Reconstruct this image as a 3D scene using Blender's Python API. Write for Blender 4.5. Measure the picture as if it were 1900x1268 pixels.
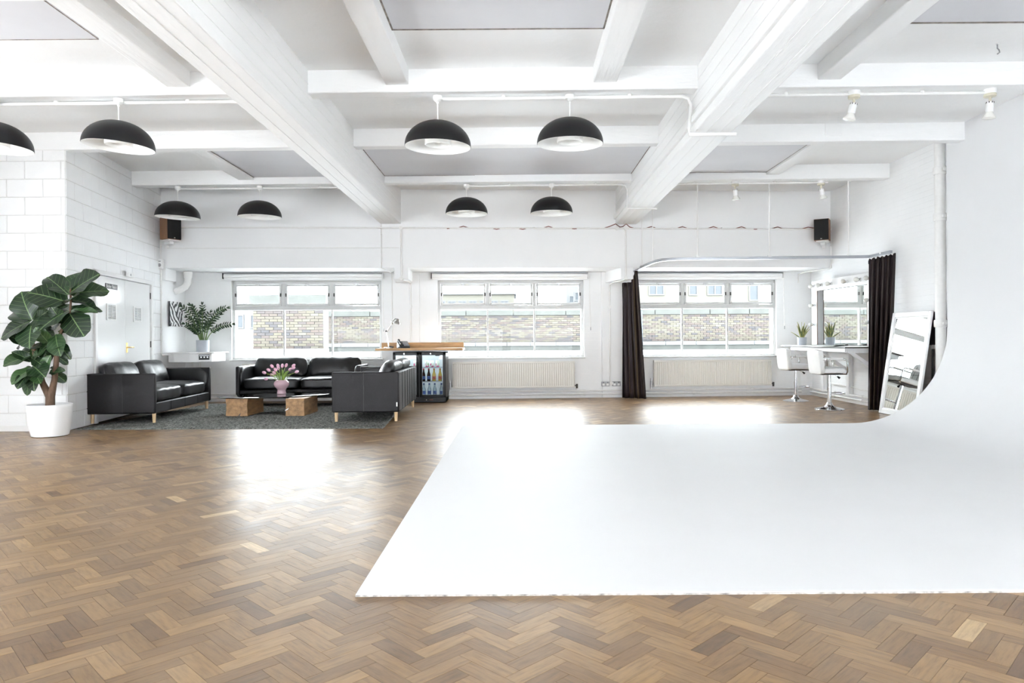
import bpy, bmesh, math, random
from mathutils import Vector, Matrix, noise
random.seed(7)
PI = math.pi
S = bpy.context.scene
for o in list(bpy.data.objects):
    bpy.data.objects.remove(o)
C = S.collection

# ------------------------------------------------------------------ camera, sky, exposure
EYE = 1.10
cam_data = bpy.data.cameras.new('camera')
cam_data.sensor_width = 36.0
cam_data.lens = 36.0 * 1300 / 1900
cam_data.shift_x = -10 / 1900
cam_data.shift_y = -5 / 1900
cam_data.clip_end = 300
camera = bpy.data.objects.new('camera', cam_data)
C.objects.link(camera)
camera.matrix_world = Matrix.Translation((0, 0, EYE)) @ Matrix.Rotation(PI / 2, 4, 'X') @ Matrix.Rotation(-0.0065, 4, 'Z')
S.camera = camera

world = bpy.data.worlds.new('overcast_sky')
S.world = world
world.use_nodes = True
wbg = world.node_tree.nodes['Background']
wbg.inputs['Color'].default_value = (0.91, 0.955, 1.0, 1)
wbg.inputs['Strength'].default_value = 16.0

S.view_settings.view_transform = 'Standard'
S.view_settings.look = 'None'
S.view_settings.exposure = 0.33
S.view_settings.gamma = 1.0
S.view_settings.use_curve_mapping = False
S.cycles.use_light_tree = False
S.cycles.max_bounces = 8
S.cycles.diffuse_bounces = 5
S.cycles.glossy_bounces = 3
S.cycles.adaptive_threshold = 0.06
S.cycles.caustics_reflective = False
S.cycles.caustics_refractive = False

# ------------------------------------------------------------------ materials
def new_mat(name):
    m = bpy.data.materials.new(name)
    m.use_nodes = True
    nt = m.node_tree
    return m, nt, nt.nodes['Principled BSDF']

def nd(nt, t, **kw):
    n = nt.nodes.new(t)
    for k, v in kw.items():
        setattr(n, k, v)
    return n

def mapped(nt, coord='Object', scale=(1, 1, 1), rot=(0, 0, 0)):
    tc = nd(nt, 'ShaderNodeTexCoord')
    mp = nd(nt, 'ShaderNodeMapping')
    mp.inputs['Scale'].default_value = scale
    mp.inputs['Rotation'].default_value = rot
    nt.links.new(tc.outputs[coord], mp.inputs['Vector'])
    return mp.outputs['Vector']

def noise_tex(nt, vec, scale, detail=4, rough=0.55):
    n = nd(nt, 'ShaderNodeTexNoise')
    n.inputs['Scale'].default_value = scale
    n.inputs['Detail'].default_value = detail
    n.inputs['Roughness'].default_value = rough
    if vec is not None:
        nt.links.new(vec, n.inputs['Vector'])
    return n.outputs['Fac']

def ramp(nt, fac, stops):
    r = nd(nt, 'ShaderNodeValToRGB')
    el = r.color_ramp.elements
    while len(el) < len(stops):
        el.new(0.5)
    for e, (p, c) in zip(el, stops):
        e.position = p
        e.color = (*c, 1) if len(c) == 3 else c
    nt.links.new(fac, r.inputs['Fac'])
    return r.outputs['Color']

def bump(nt, b, height, strength, dist=0.01):
    n = nd(nt, 'ShaderNodeBump')
    n.inputs['Strength'].default_value = strength
    n.inputs['Distance'].default_value = dist
    nt.links.new(height, n.inputs['Height'])
    nt.links.new(n.outputs['Normal'], b.inputs['Normal'])

def math_n(nt, op, a, b=None, c=None):
    n = nd(nt, 'ShaderNodeMath', operation=op)
    for i, v in enumerate((a, b, c)):
        if v is None:
            continue
        if isinstance(v, (int, float)):
            n.inputs[i].default_value = v
        else:
            nt.links.new(v, n.inputs[i])
    return n.outputs[0]

def shade(k, c):
    return tuple(min(1, x * k) for x in c)

def plain(name, col, rough=0.5, metal=0.0, var=0.06, nscale=8, bumps=0.0, bscale=60, coord='Object', spec=0.5, stretch=(1, 1, 1)):
    m, nt, b = new_mat(name)
    v = mapped(nt, coord, stretch)
    f = noise_tex(nt, v, nscale)
    nt.links.new(ramp(nt, f, [(0.3, shade(1 - var, col)), (0.7, shade(1 + var, col))]), b.inputs['Base Color'])
    b.inputs['Roughness'].default_value = rough
    b.inputs['Metallic'].default_value = metal
    b.inputs['Specular IOR Level'].default_value = spec
    if bumps:
        bump(nt, b, noise_tex(nt, v, bscale, 5), bumps, 0.01)
    return m

def brick_paint(name, col, ax, strength=0.35, bw=0.225, rh=0.075):
    m, nt, b = new_mat(name)
    sx = nd(nt, 'ShaderNodeSeparateXYZ')
    nt.links.new(mapped(nt, 'Object'), sx.inputs[0])
    cx = nd(nt, 'ShaderNodeCombineXYZ')
    nt.links.new(sx.outputs[ax], cx.inputs[0])
    nt.links.new(sx.outputs[2], cx.inputs[1])
    v = cx.outputs[0]
    br = nd(nt, 'ShaderNodeTexBrick')
    br.inputs['Scale'].default_value = 1.0
    br.inputs['Brick Width'].default_value = bw
    br.inputs['Row Height'].default_value = rh
    br.inputs['Mortar Size'].default_value = 0.006
    br.inputs['Mortar Smooth'].default_value = 0.6
    for k, cc in (('Color1', (1, 1, 1, 1)), ('Color2', (.9, .9, .9, 1)), ('Mortar', (0, 0, 0, 1))):
        br.inputs[k].default_value = cc
    nt.links.new(v, br.inputs['Vector'])
    nz = noise_tex(nt, v, 14)
    h = math_n(nt, 'ADD', br.outputs['Color'], math_n(nt, 'MULTIPLY', nz, 0.7))
    bump(nt, b, h, strength, 0.006)
    nt.links.new(ramp(nt, noise_tex(nt, v, 1.3), [(0.3, shade(.97, col)), (0.7, shade(1.02, col))]), b.inputs['Base Color'])
    b.inputs['Roughness'].default_value = 0.5
    return m

WHITE = (0.895, 0.897, 0.897)
M = {}
M['wall'] = plain('white_wall_paint', WHITE, 0.55, var=0.015, nscale=1.5, bumps=0.12, bscale=18)
M['ceil'] = plain('white_ceiling_paint', (0.94, 0.94, 0.933), 0.55, var=0.02, nscale=1.2, bumps=0.4, bscale=10)
M['beam'] = plain('board_marked_concrete_paint', (0.915, 0.915, 0.908), 0.5, var=0.02, nscale=2, bumps=0.9, bscale=16, stretch=(1, 0.12, 1))
M['xbeam'] = plain('rough_beam_paint', (0.915, 0.915, 0.908), 0.5, var=0.02, nscale=2, bumps=0.8, bscale=16, stretch=(0.25, 1, 1))
M['board'] = plain('grey_lavender_board', (0.70, 0.70, 0.725), 0.6, var=0.03, nscale=1.5, bumps=0.06, bscale=4)
M['block'] = plain('painted_blockwork', WHITE, 0.55, var=0.02, nscale=3, bumps=0.3, bscale=45)
M['joint'] = plain('painted_mortar', (0.70, 0.69, 0.68), 0.7, var=0.05)
M['brick_x'] = brick_paint('painted_brick_side', WHITE, 1)
M['brick_y'] = brick_paint('painted_brick_rear', WHITE, 0, 0.15)
M['cove'] = plain('matt_white_cove_paint', (0.755, 0.755, 0.76), 0.6, var=0.012, nscale=1.5, bumps=0.02, bscale=9)
M['cove_edge'] = plain('scuffed_cove_edge', (0.5, 0.47, 0.44), 0.7, var=0.6, nscale=30)
M['trimw'] = plain('white_gloss_trim', (0.85, 0.845, 0.835), 0.3, var=0.015)
M['winframe'] = plain('off_white_steel_window_paint', (0.60, 0.60, 0.59), 0.4, var=0.03)
M['pipe'] = plain('white_painted_conduit', (0.85, 0.84, 0.82), 0.35, var=0.03, nscale=20)
M['gap_shade'] = plain('dirty_shadow_gap', (0.25, 0.22, 0.19), 0.9, var=0.5, nscale=18)
M['black'] = plain('satin_black', (0.006, 0.006, 0.0065), 0.3, var=0.1, spec=0.3)
M['lampblack'] = plain('powder_black', (0.006, 0.006, 0.007), 0.45, var=0.08, spec=0.3)
M['lampwhite'] = plain('enamel_white', (0.93, 0.925, 0.90), 0.35, var=0.01)
M['chrome'] = plain('polished_chrome', (0.75, 0.76, 0.78), 0.08, 1.0, var=0.02)
M['steel'] = plain('brushed_steel', (0.55, 0.55, 0.56), 0.3, 1.0, var=0.05)
M['brass'] = plain('brass', (0.75, 0.52, 0.2), 0.25, 1.0, var=0.05)
M['wood_leg'] = plain('pale_birch', (0.66, 0.47, 0.27), 0.45, var=0.12, nscale=10, stretch=(3, 3, .3))
M['leather'] = plain('black_leather', (0.0095, 0.0095, 0.011), 0.33, var=0.25, nscale=5, bumps=0.25, bscale=90)
M['leather_out'] = plain('charcoal_leather_shell', (0.0125, 0.0115, 0.013), 0.45, var=0.2, nscale=4, bumps=0.25, bscale=110, spec=0.28)
M['whiteleather'] = plain('white_leatherette', (0.85, 0.85, 0.84), 0.35, var=0.02, bumps=0.06, bscale=60)
M['rug'] = plain('grey_green_rug', (0.20, 0.205, 0.19), 0.95, var=0.8, nscale=34, spec=0.1)
M['tablewood'] = plain('aged_oak_beam', (0.3276, 0.1872, 0.0858), 0.6, var=0.38, nscale=7, bumps=0.5, bscale=25, stretch=(2.5, .6, 2.5))
M['oak'] = plain('oiled_oak_worktop', (0.50, 0.29, 0.12), 0.45, var=0.25, nscale=6, bumps=0.1, bscale=30, stretch=(.8, 4, 4))
M['walnut'] = plain('walnut_veneer', (0.25, 0.13, 0.07), 0.45, var=0.2, nscale=8, stretch=(5, 5, .6))
M['grille'] = plain('black_speaker_cloth', (0.006, 0.006, 0.007), 0.85, var=0.2, nscale=200)
M['potwhite'] = plain('white_glazed_pot', (0.86, 0.86, 0.86), 0.3, var=0.01)
M['potgrey'] = plain('blue_grey_pot', (0.40, 0.42, 0.46), 0.5, var=0.03)
M['soil'] = plain('dark_soil', (0.05, 0.035, 0.025), 0.95, var=0.4, nscale=40, bumps=0.8, bscale=60)
M['bark'] = plain('brown_bark', (0.11, 0.065, 0.04), 0.8, var=0.35, nscale=25, bumps=0.7, bscale=40, stretch=(1, 1, .4))
M['zzleaf'] = plain('zz_leaf', (0.022, 0.055, 0.018), 0.3, var=0.35, nscale=20)
M['zzstem'] = plain('zz_stem', (0.12, 0.20, 0.06), 0.5, var=0.2)
M['tulipstem'] = plain('tulip_green', (0.24, 0.36, 0.07), 0.5, var=0.25, nscale=15)
M['tulip'] = plain('pink_petal', (0.80, 0.47, 0.60), 0.5, var=0.15, nscale=25)
M['vase'] = plain('pink_glazed_vase', (0.56, 0.38, 0.42), 0.12, var=0.03)
M['rad'] = plain('cream_radiator_enamel', (0.80, 0.775, 0.72), 0.35, var=0.01)
M['curtain_dirt'] = plain('dark_fitting', (0.06, 0.055, 0.05), 0.5, var=0.2)
M['alu'] = plain('aluminium_track', (0.36, 0.37, 0.39), 0.35, 0.9, var=0.04)
M['plastic_grey'] = plain('grey_metal_faceplate', (0.30, 0.30, 0.31), 0.4, 0.3, var=0.08)
M['redcable'] = plain('red_brown_cable', (0.22, 0.07, 0.05), 0.6, var=0.1)
M['desk_dark'] = plain('dark_brown_desktop', (0.045, 0.035, 0.03), 0.4, var=0.3)
M['paper'] = plain('white_cover_paper', (0.86, 0.86, 0.85), 0.6, var=0.02)
M['signblack'] = plain('black_sign_plate', (0.05, 0.05, 0.055), 0.35, var=0.1)
M['doorwhite'] = plain('gloss_white_door', (0.84, 0.84, 0.835), 0.2, var=0.012, nscale=2)
M['silver'] = plain('silver_lamp', (0.4650, 0.4500, 0.4125), 0.25, 0.9, var=0.06)
M['phone'] = plain('black_phone_plastic', (0.016, 0.018, 0.02), 0.35, var=0.1)
M['fridge_in'] = plain('fridge_liner', (0.72, 0.76, 0.77), 0.3, var=0.02)
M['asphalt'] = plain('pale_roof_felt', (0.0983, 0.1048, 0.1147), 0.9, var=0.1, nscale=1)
M['roofwhite'] = plain('white_roof_coating', (0.80, 0.81, 0.83), 0.8, var=0.04, nscale=2)
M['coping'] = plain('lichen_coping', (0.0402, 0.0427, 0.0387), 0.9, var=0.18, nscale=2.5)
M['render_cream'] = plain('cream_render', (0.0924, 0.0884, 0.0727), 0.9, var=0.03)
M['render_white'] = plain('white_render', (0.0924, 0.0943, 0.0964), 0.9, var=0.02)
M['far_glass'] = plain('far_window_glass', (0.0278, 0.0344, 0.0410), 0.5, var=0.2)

def mirror_mat():
    m, nt, b = new_mat('mirror_silver')
    b.inputs['Base Color'].default_value = (0.86, 0.89, 0.875, 1)
    b.inputs['Metallic'].default_value = 1
    b.inputs['Roughness'].default_value = 0.01
    return m
M['mirror'] = mirror_mat()

def glass_mat(name, tint=(1, 1, 1), gloss_max=1.0, rough=0.0):
    m = bpy.data.materials.new(name)
    m.use_nodes = True
    nt = m.node_tree
    nt.nodes.clear()
    out = nd(nt, 'ShaderNodeOutputMaterial')
    tr = nd(nt, 'ShaderNodeBsdfTransparent')
    tr.inputs['Color'].default_value = (*tint, 1)
    gl = nd(nt, 'ShaderNodeBsdfGlossy')
    gl.inputs['Roughness'].default_value = rough
    fr = nd(nt, 'ShaderNodeFresnel')
    fr.inputs['IOR'].default_value = 1.45
    mx = nd(nt, 'ShaderNodeMixShader')
    nt.links.new(math_n(nt, 'MULTIPLY', fr.outputs['Fac'], gloss_max), mx.inputs['Fac'])
    nt.links.new(tr.outputs[0], mx.inputs[1])
    nt.links.new(gl.outputs[0], mx.inputs[2])
    nt.links.new(mx.outputs[0], out.inputs['Surface'])
    return m
M['glass'] = glass_mat('window_glass', (0.97, 0.985, 0.98), 0.12)
M['fridgeglass'] = glass_mat('fridge_glass', (0.9, 0.93, 0.94), 0.5)
M['bottleglass'] = glass_mat('clear_bottle_glass', (0.80, 0.86, 0.9), 0.8, 0.05)

def smoked():
    m, nt, b = new_mat('smoked_glass_top')
    b.inputs['Base Color'].default_value = (0.008, 0.008, 0.009, 1)
    b.inputs['Roughness'].default_value = 0.03
    b.inputs['IOR'].default_value = 1.55
    return m
M['smoked'] = smoked()

def emit(name, col, k):
    m, nt, b = new_mat(name)
    b.inputs['Base Color'].default_value = (*col, 1)
    b.inputs['Emission Color'].default_value = (*col, 1)
    b.inputs['Emission Strength'].default_value = k
    return m
M['led'] = emit('fridge_led_strip', (0.92, 0.97, 1.0), 40)
M['opal'] = plain('opal_bulb', (0.80, 0.79, 0.74), 0.25, var=0.01)

def wood_floor():
    m, nt, b = new_mat('herringbone_parquet_block')
    geo = nd(nt, 'ShaderNodeNewGeometry')
    oi = nd(nt, 'ShaderNodeObjectInfo')
    rnd = math_n(nt, 'FRACT', math_n(nt, 'ADD', geo.outputs['Random Per Island'], math_n(nt, 'MULTIPLY', oi.outputs['Random'], 7.31)))
    uv = nd(nt, 'ShaderNodeUVMap', uv_map='grain')
    off = nd(nt, 'ShaderNodeVectorMath', operation='ADD')
    cmb = nd(nt, 'ShaderNodeCombineXYZ')
    nt.links.new(math_n(nt, 'MULTIPLY', rnd, 37.0), cmb.inputs[0])
    nt.links.new(math_n(nt, 'MULTIPLY', rnd, 91.0), cmb.inputs[1])
    nt.links.new(uv.outputs[0], off.inputs[0])
    nt.links.new(cmb.outputs[0], off.inputs[1])
    mp = nd(nt, 'ShaderNodeMapping')
    mp.inputs['Scale'].default_value = (5, 38, 1)
    nt.links.new(off.outputs[0], mp.inputs['Vector'])
    g = noise_tex(nt, mp.outputs[0], 1.6, 5, 0.6)
    base = ramp(nt, rnd, [(0.0, (0.112, 0.058, 0.022)), (0.12, (0.172, 0.095, 0.037)), (0.5, (0.230, 0.133, 0.053)),
                          (0.85, (0.280, 0.167, 0.070)), (0.985, (0.335, 0.208, 0.092)), (1.0, (0.55, 0.40, 0.22))])
    gr = ramp(nt, g, [(0.25, (0.50, 0.46, 0.43)), (0.5, (0.96, 0.95, 0.94)), (0.75, (1.25, 1.22, 1.16))])
    mx = nd(nt, 'ShaderNodeMix', data_type='RGBA', blend_type='MULTIPLY')
    mx.inputs['Factor'].default_value = 0.9
    nt.links.new(base, mx.inputs['A'])
    nt.links.new(gr, mx.inputs['B'])
    # worn, dusty varnish patches
    wv = mapped(nt, 'Generated')
    wg = nd(nt, 'ShaderNodeNewGeometry')
    worn = noise_tex(nt, wg.outputs['Position'], 1.1, 6, 0.65)
    scr = noise_tex(nt, wg.outputs['Position'], 9, 5, 0.7)
    wf = ramp(nt, math_n(nt, 'ADD', math_n(nt, 'MULTIPLY', worn, 0.7), math_n(nt, 'MULTIPLY', scr, 0.3)), [(0.42, (0, 0, 0)), (0.72, (0.36, 0.36, 0.36))])
    mx2 = nd(nt, 'ShaderNodeMix', data_type='RGBA')
    nt.links.new(wf, mx2.inputs['Factor'])
    nt.links.new(mx.outputs['Result'], mx2.inputs['A'])
    mx2.inputs['B'].default_value = (0.40, 0.32, 0.245, 1)
    nt.links.new(mx2.outputs['Result'], b.inputs['Base Color'])
    rr = ramp(nt, math_n(nt, 'ADD', math_n(nt, 'MULTIPLY', worn, 0.5), math_n(nt, 'MULTIPLY', scr, 0.5)), [(0.3, (0.27,) * 3), (0.7, (0.46,) * 3)])
    nt.links.new(rr, b.inputs['Roughness'])
    bump(nt, b, math_n(nt, 'ADD', g, math_n(nt, 'MULTIPLY', scr, 1.5)), 0.05, 0.004)
    return m
M['parquet'] = wood_floor()
M['screed'] = plain('dark_floor_joint', (0.10, 0.065, 0.04), 0.8, var=0.2)

def fig_leaf_mat():
    m, nt, b = new_mat('fiddle_leaf')
    tc = nd(nt, 'ShaderNodeTexCoord')
    sp = nd(nt, 'ShaderNodeSeparateXYZ')
    nt.links.new(tc.outputs['Object'], sp.inputs[0])
    ax = math_n(nt, 'ABSOLUTE', sp.outputs[0])
    mid = math_n(nt, 'LESS_THAN', ax, 0.0035)
    sv = math_n(nt, 'FRACT', math_n(nt, 'MULTIPLY', math_n(nt, 'SUBTRACT', sp.outputs[1], math_n(nt, 'MULTIPLY', ax, 0.8)), 22.0))
    side = math_n(nt, 'LESS_THAN', sv, 0.09)
    f = math_n(nt, 'MAXIMUM', mid, math_n(nt, 'MULTIPLY', side, 0.45))
    oi = nd(nt, 'ShaderNodeObjectInfo')
    base = ramp(nt, oi.outputs['Random'], [(0, (0.007, 0.020, 0.008)), (0.6, (0.013, 0.036, 0.013)), (1, (0.038, 0.088, 0.028))])
    mx = nd(nt, 'ShaderNodeMix', data_type='RGBA')
    nt.links.new(f, mx.inputs['Factor'])
    nt.links.new(base, mx.inputs['A'])
    mx.inputs['B'].default_value = (0.16, 0.25, 0.10, 1)
    nt.links.new(mx.outputs['Result'], b.inputs['Base Color'])
    b.inputs['Roughness'].default_value = 0.32
    bump(nt, b, f, 0.5, 0.004)
    return m
M['figleaf'] = fig_leaf_mat()

def snake_mat():
    m, nt, b = new_mat('variegated_snake_leaf')
    uv = nd(nt, 'ShaderNodeUVMap', uv_map='grain')
    sp = nd(nt, 'ShaderNodeSeparateXYZ')
    nt.links.new(uv.outputs[0], sp.inputs[0])
    e = math_n(nt, 'GREATER_THAN', math_n(nt, 'ABSOLUTE', math_n(nt, 'SUBTRACT', sp.outputs[0], 0.5)), 0.34)
    z = noise_tex(nt, mapped(nt, 'Object', (4, 4, 60)), 1.5)
    g = ramp(nt, z, [(0.4, (0.03, 0.075, 0.028)), (0.6, (0.085, 0.15, 0.06))])
    mx = nd(nt, 'ShaderNodeMix', data_type='RGBA')
    nt.links.new(e, mx.inputs['Factor'])
    nt.links.new(g, mx.inputs['A'])
    mx.inputs['B'].default_value = (0.58, 0.55, 0.20, 1)
    nt.links.new(mx.outputs['Result'], b.inputs['Base Color'])
    b.inputs['Roughness'].default_value = 0.4
    return m
M['snake'] = snake_mat()

def curtain_mat():
    m, nt, b = new_mat('aubergine_striped_curtain')
    uv = nd(nt, 'ShaderNodeUVMap', uv_map='grain')
    sp = nd(nt, 'ShaderNodeSeparateXYZ')
    nt.links.new(uv.outputs[0], sp.inputs[0])
    fr = math_n(nt, 'FRACT', math_n(nt, 'MULTIPLY', sp.outputs[0], 5.0))
    col = ramp(nt, fr, [(0.0, (0.016, 0.008, 0.010)), (0.50, (0.018, 0.009, 0.0125)), (0.58, (0.030, 0.019, 0.011)), (0.66, (0.10, 0.066, 0.028)),
                        (0.70, (0.025, 0.015, 0.011)), (1.0, (0.015, 0.008, 0.010))])
    nt.links.new(col, b.inputs['Base Color'])
    b.inputs['Roughness'].default_value = 0.55
    b.inputs['Specular IOR Level'].default_value = 0.3
    bump(nt, b, noise_tex(nt, mapped(nt, 'Object', (1, 1, .2)), 40), 0.15, 0.004)
    return m
M['curtain'] = curtain_mat()

def picture_mat():
    m, nt, b = new_mat('abstract_monochrome_print')
    v = mapped(nt, 'Object', (1, 1, 1), (0.55, 0, 0))
    w = nd(nt, 'ShaderNodeTexWave', wave_type='BANDS', bands_direction='Y')
    w.inputs['Scale'].default_value = 3.2
    w.inputs['Distortion'].default_value = 7
    w.inputs['Detail'].default_value = 3
    w.inputs['Detail Scale'].default_value = 1.4
    nt.links.new(v, w.inputs['Vector'])
    v2 = mapped(nt, 'Object', (1, 1, 1), (-0.7, 0, 0))
    w2 = nd(nt, 'ShaderNodeTexWave', wave_type='BANDS', bands_direction='Y')
    w2.inputs['Scale'].default_value = 3.8
    w2.inputs['Distortion'].default_value = 6
    w2.inputs['Detail'].default_value = 3
    nt.links.new(v2, w2.inputs['Vector'])
    sel = math_n(nt, 'GREATER_THAN', noise_tex(nt, mapped(nt, 'Object'), 3), 0.5)
    mx = nd(nt, 'ShaderNodeMix', data_type='FLOAT')
    nt.links.new(sel, mx.inputs['Factor'])
    nt.links.new(w.outputs['Fac'], mx.inputs['A'])
    nt.links.new(w2.outputs['Fac'], mx.inputs['B'])
    nt.links.new(ramp(nt, mx.outputs['Result'], [(0.30, (0.03, 0.03, 0.03)), (0.5, (0.55, 0.55, 0.54)), (0.65, (0.78, 0.78, 0.77))]), b.inputs['Base Color'])
    b.inputs['Roughness'].default_value = 0.5
    return m
M['picture'] = picture_mat()

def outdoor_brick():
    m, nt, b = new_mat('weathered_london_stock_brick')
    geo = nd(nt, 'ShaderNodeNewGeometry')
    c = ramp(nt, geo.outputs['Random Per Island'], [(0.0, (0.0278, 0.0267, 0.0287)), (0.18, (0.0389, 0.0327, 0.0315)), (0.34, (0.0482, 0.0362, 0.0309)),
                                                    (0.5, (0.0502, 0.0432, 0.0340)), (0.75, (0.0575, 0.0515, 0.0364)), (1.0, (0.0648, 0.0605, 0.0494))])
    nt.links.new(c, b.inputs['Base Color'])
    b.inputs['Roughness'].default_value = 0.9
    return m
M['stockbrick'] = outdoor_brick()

def can_mat():
    m, nt, b = new_mat('fruit_pattern_can')
    vo = nd(nt, 'ShaderNodeTexVoronoi')
    vo.inputs['Scale'].default_value = 30
    nt.links.new(mapped(nt, 'Object'), vo.inputs['Vector'])
    sp = nd(nt, 'ShaderNodeSeparateColor')
    nt.links.new(vo.outputs['Color'], sp.inputs[0])
    nt.links.new(ramp(nt, sp.outputs[0], [(0.0, (0.65, 0.05, 0.2)), (0.3, (0.75, 0.12, 0.32)), (0.45, (0.8, 0.78, 0.75)), (0.65, (0.25, 0.5, 0.2)), (0.85, (0.85, 0.83, 0.8))]), b.inputs['Base Color'])
    b.inputs['Roughness'].default_value = 0.3
    return m
M['can'] = can_mat()
M['cola'] = plain('dark_cola', (0.035, 0.015, 0.012), 0.1, var=0.1)
M['lemonade'] = plain('yellow_lemonade', (0.72, 0.50, 0.10), 0.12, var=0.1)
M['redcap'] = plain('red_cap', (0.5, 0.04, 0.04), 0.4, var=0.1)
M['orangecap'] = plain('orange_cap', (0.6, 0.22, 0.04), 0.4, var=0.1)
M['bluecap'] = plain('blue_cap', (0.05, 0.09, 0.25), 0.4, var=0.1)
M['bluelabel'] = plain('blue_bottle_label', (0.10, 0.16, 0.42), 0.5, var=0.4, nscale=40)
M['redlabel'] = plain('red_bottle_label', (0.62, 0.16, 0.08), 0.5, var=0.4, nscale=40)

# ------------------------------------------------------------------ mesh helpers
class MB:
    def __init__(s):
        s.v = []; s.f = []; s.uv = {}
    def add(s, vs, fs):
        n = len(s.v)
        s.v += [tuple(p) for p in vs]
        s.f += [tuple(i + n for i in f) for f in fs]
        return s
    def box(s, x0, x1, y0, y1, z0, z1):
        return s.hexa([(x0, y0), (x1, y0), (x1, y1), (x0, y1)], z0, z1)
    def hexa(s, q, z0, z1):                       # any plan polygon, anticlockwise
        n = len(q)
        vs = [(x, y, z0) for x, y in q] + [(x, y, z1) for x, y in q]
        fs = [tuple(range(n - 1, -1, -1)), tuple(range(n, 2 * n))]
        fs += [(i, (i + 1) % n, n + (i + 1) % n, n + i) for i in range(n)]
        return s.add(vs, fs)
    def prism(s, prof, axis, a0, a1):             # profile of 2D points pushed along an axis
        def P(p, a):
            return {'x': (a, p[0], p[1]), 'y': (p[0], a, p[1]), 'z': (p[0], p[1], a)}[axis]
        n = len(prof)
        vs = [P(p, a0) for p in prof] + [P(p, a1) for p in prof]
        fs = [tuple(range(n - 1, -1, -1)), tuple(range(n, 2 * n))]
        fs += [(i, (i + 1) % n, n + (i + 1) % n, n + i) for i in range(n)]
        return s.add(vs, fs)
    def tube(s, pts, r, n=8, caps=True, closed=False):
        pts = [Vector(p) for p in pts]
        rs = r if isinstance(r, (list, tuple)) else [r] * len(pts)
        rings = []
        ref = None
        k = len(pts)
        for i, p in enumerate(pts):
            if closed:
                t = pts[(i + 1) % k] - pts[i - 1]
            else:
                t = pts[min(i + 1, k - 1)] - pts[max(i - 1, 0)]
            t.normalize()
            if ref is None:
                ref = Vector((0, 0, 1)) if abs(t.z) < 0.9 else Vector((1, 0, 0))
            a = ref - t * ref.dot(t)
            if a.length < 1e-5:
                a = Vector((0, 1, 0)) - t * t.y
            a.normalize()
            ref = a
            b = t.cross(a)
            rings.append([p + (a * math.cos(q) + b * math.sin(q)) * rs[i] for q in (2 * PI * j / n for j in range(n))])
        vs = [q for ring in rings for q in ring]
        fs = []
        for i in range(k if closed else k - 1):
            i2 = (i + 1) % k
            for j in range(n):
                j2 = (j + 1) % n
                fs.append((i * n + j, i * n + j2, i2 * n + j2, i2 * n + j))
        if caps and not closed:
            fs.append(tuple(range(n - 1, -1, -1)))
            fs.append(tuple((k - 1) * n + j for j in range(n)))
        return s.add(vs, fs)
    def lathe(s, prof, n=24, c=(0, 0, 0), axis='z'):
        vs = []
        for r, h in prof:
            for j in range(n):
                q = 2 * PI * j / n
                a, b = r * math.cos(q), r * math.sin(q)
                p = (a, b, h) if axis == 'z' else ((h, a, b) if axis == 'x' else (b, h, a))
                vs.append((c[0] + p[0], c[1] + p[1], c[2] + p[2]))
        fs = []
        for i in range(len(prof) - 1):
            for j in range(n):
                j2 = (j + 1) % n
                fs.append((i * n + j, i * n + j2, (i + 1) * n + j2, (i + 1) * n + j))
        fs.append(tuple(range(n - 1, -1, -1)))
        fs.append(tuple((len(prof) - 1) * n + j for j in range(n)))
        return s.add(vs, fs)
    def ball(s, c, r, n=12, sq=(1, 1, 1)):
        prof = [(max(1e-4, r * math.sin(PI * i / n)), -r * math.cos(PI * i / n)) for i in range(n + 1)]
        k = len(s.v)
        s.lathe(prof, 2 * n)
        for i in range(k, len(s.v)):
            p = s.v[i]
            s.v[i] = (c[0] + p[0] * sq[0], c[1] + p[1] * sq[1], c[2] + p[2] * sq[2])
        return s
    def mesh(s, name, mat, smooth=35):
        me = bpy.data.meshes.new(name)
        me.from_pydata(s.v, [], s.f)
        me.update()
        bm = bmesh.new(); bm.from_mesh(me)
        bmesh.ops.recalc_face_normals(bm, faces=bm.faces)
        bm.to_mesh(me); bm.free()
        if mat:
            me.materials.append(M[mat])
        if smooth:
            me.polygons.foreach_set('use_smooth', [True] * len(me.polygons))
            me.set_sharp_from_angle(angle=math.radians(smooth))
        return me
    def build(s, name, mat, parent=None, smooth=35, bevel=0.0, loc=None, rot=None):
        o = bpy.data.objects.new(name, s.mesh(name, mat, smooth))
        C.objects.link(o)
        o.parent = parent
        if loc: o.location = loc
        if rot: o.rotation_euler = rot
        if bevel:
            b = o.modifiers.new('bevel', 'BEVEL')
            b.width = bevel; b.segments = 2; b.limit_method = 'ANGLE'; b.angle_limit = 0.6
        return o

def tag(o, label=None, cat=None, group=None, kind=None):
    if label: o['label'] = label
    if cat: o['category'] = cat
    if group: o['group'] = group
    if kind: o['kind'] = kind
    return o

def thing(name, label, cat, loc=(0, 0, 0), rz=0, group=None, kind=None):
    o = bpy.data.objects.new(name, None)
    o.empty_display_size = 0.1
    C.objects.link(o)
    o.location = loc
    o.rotation_euler = (0, 0, rz)
    return tag(o, label, cat, group, kind)

def copy_tree(o, parent=None):
    c = o.copy()
    C.objects.link(c)
    c.parent = parent
    for ch in list(o.children):
        copy_tree(ch, c)
    return c

# back wall frame: u along the wall, v away from the camera
TH = 0.053
O_BW = Vector((0, 12.12, 0))
def BW(u, v, z=0):
    c, s_ = math.cos(TH), math.sin(TH)
    return Vector((u * c - v * s_, 12.12 + u * s_ + v * c, z))
def struct(name, parent=None, loc=(0, 0, 0), rz=0):
    o = bpy.data.objects.new(name, None)
    C.objects.link(o); o.parent = parent; o.location = loc; o.rotation_euler = (0, 0, rz)
    if not parent: o['kind'] = 'structure'
    return o

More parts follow.
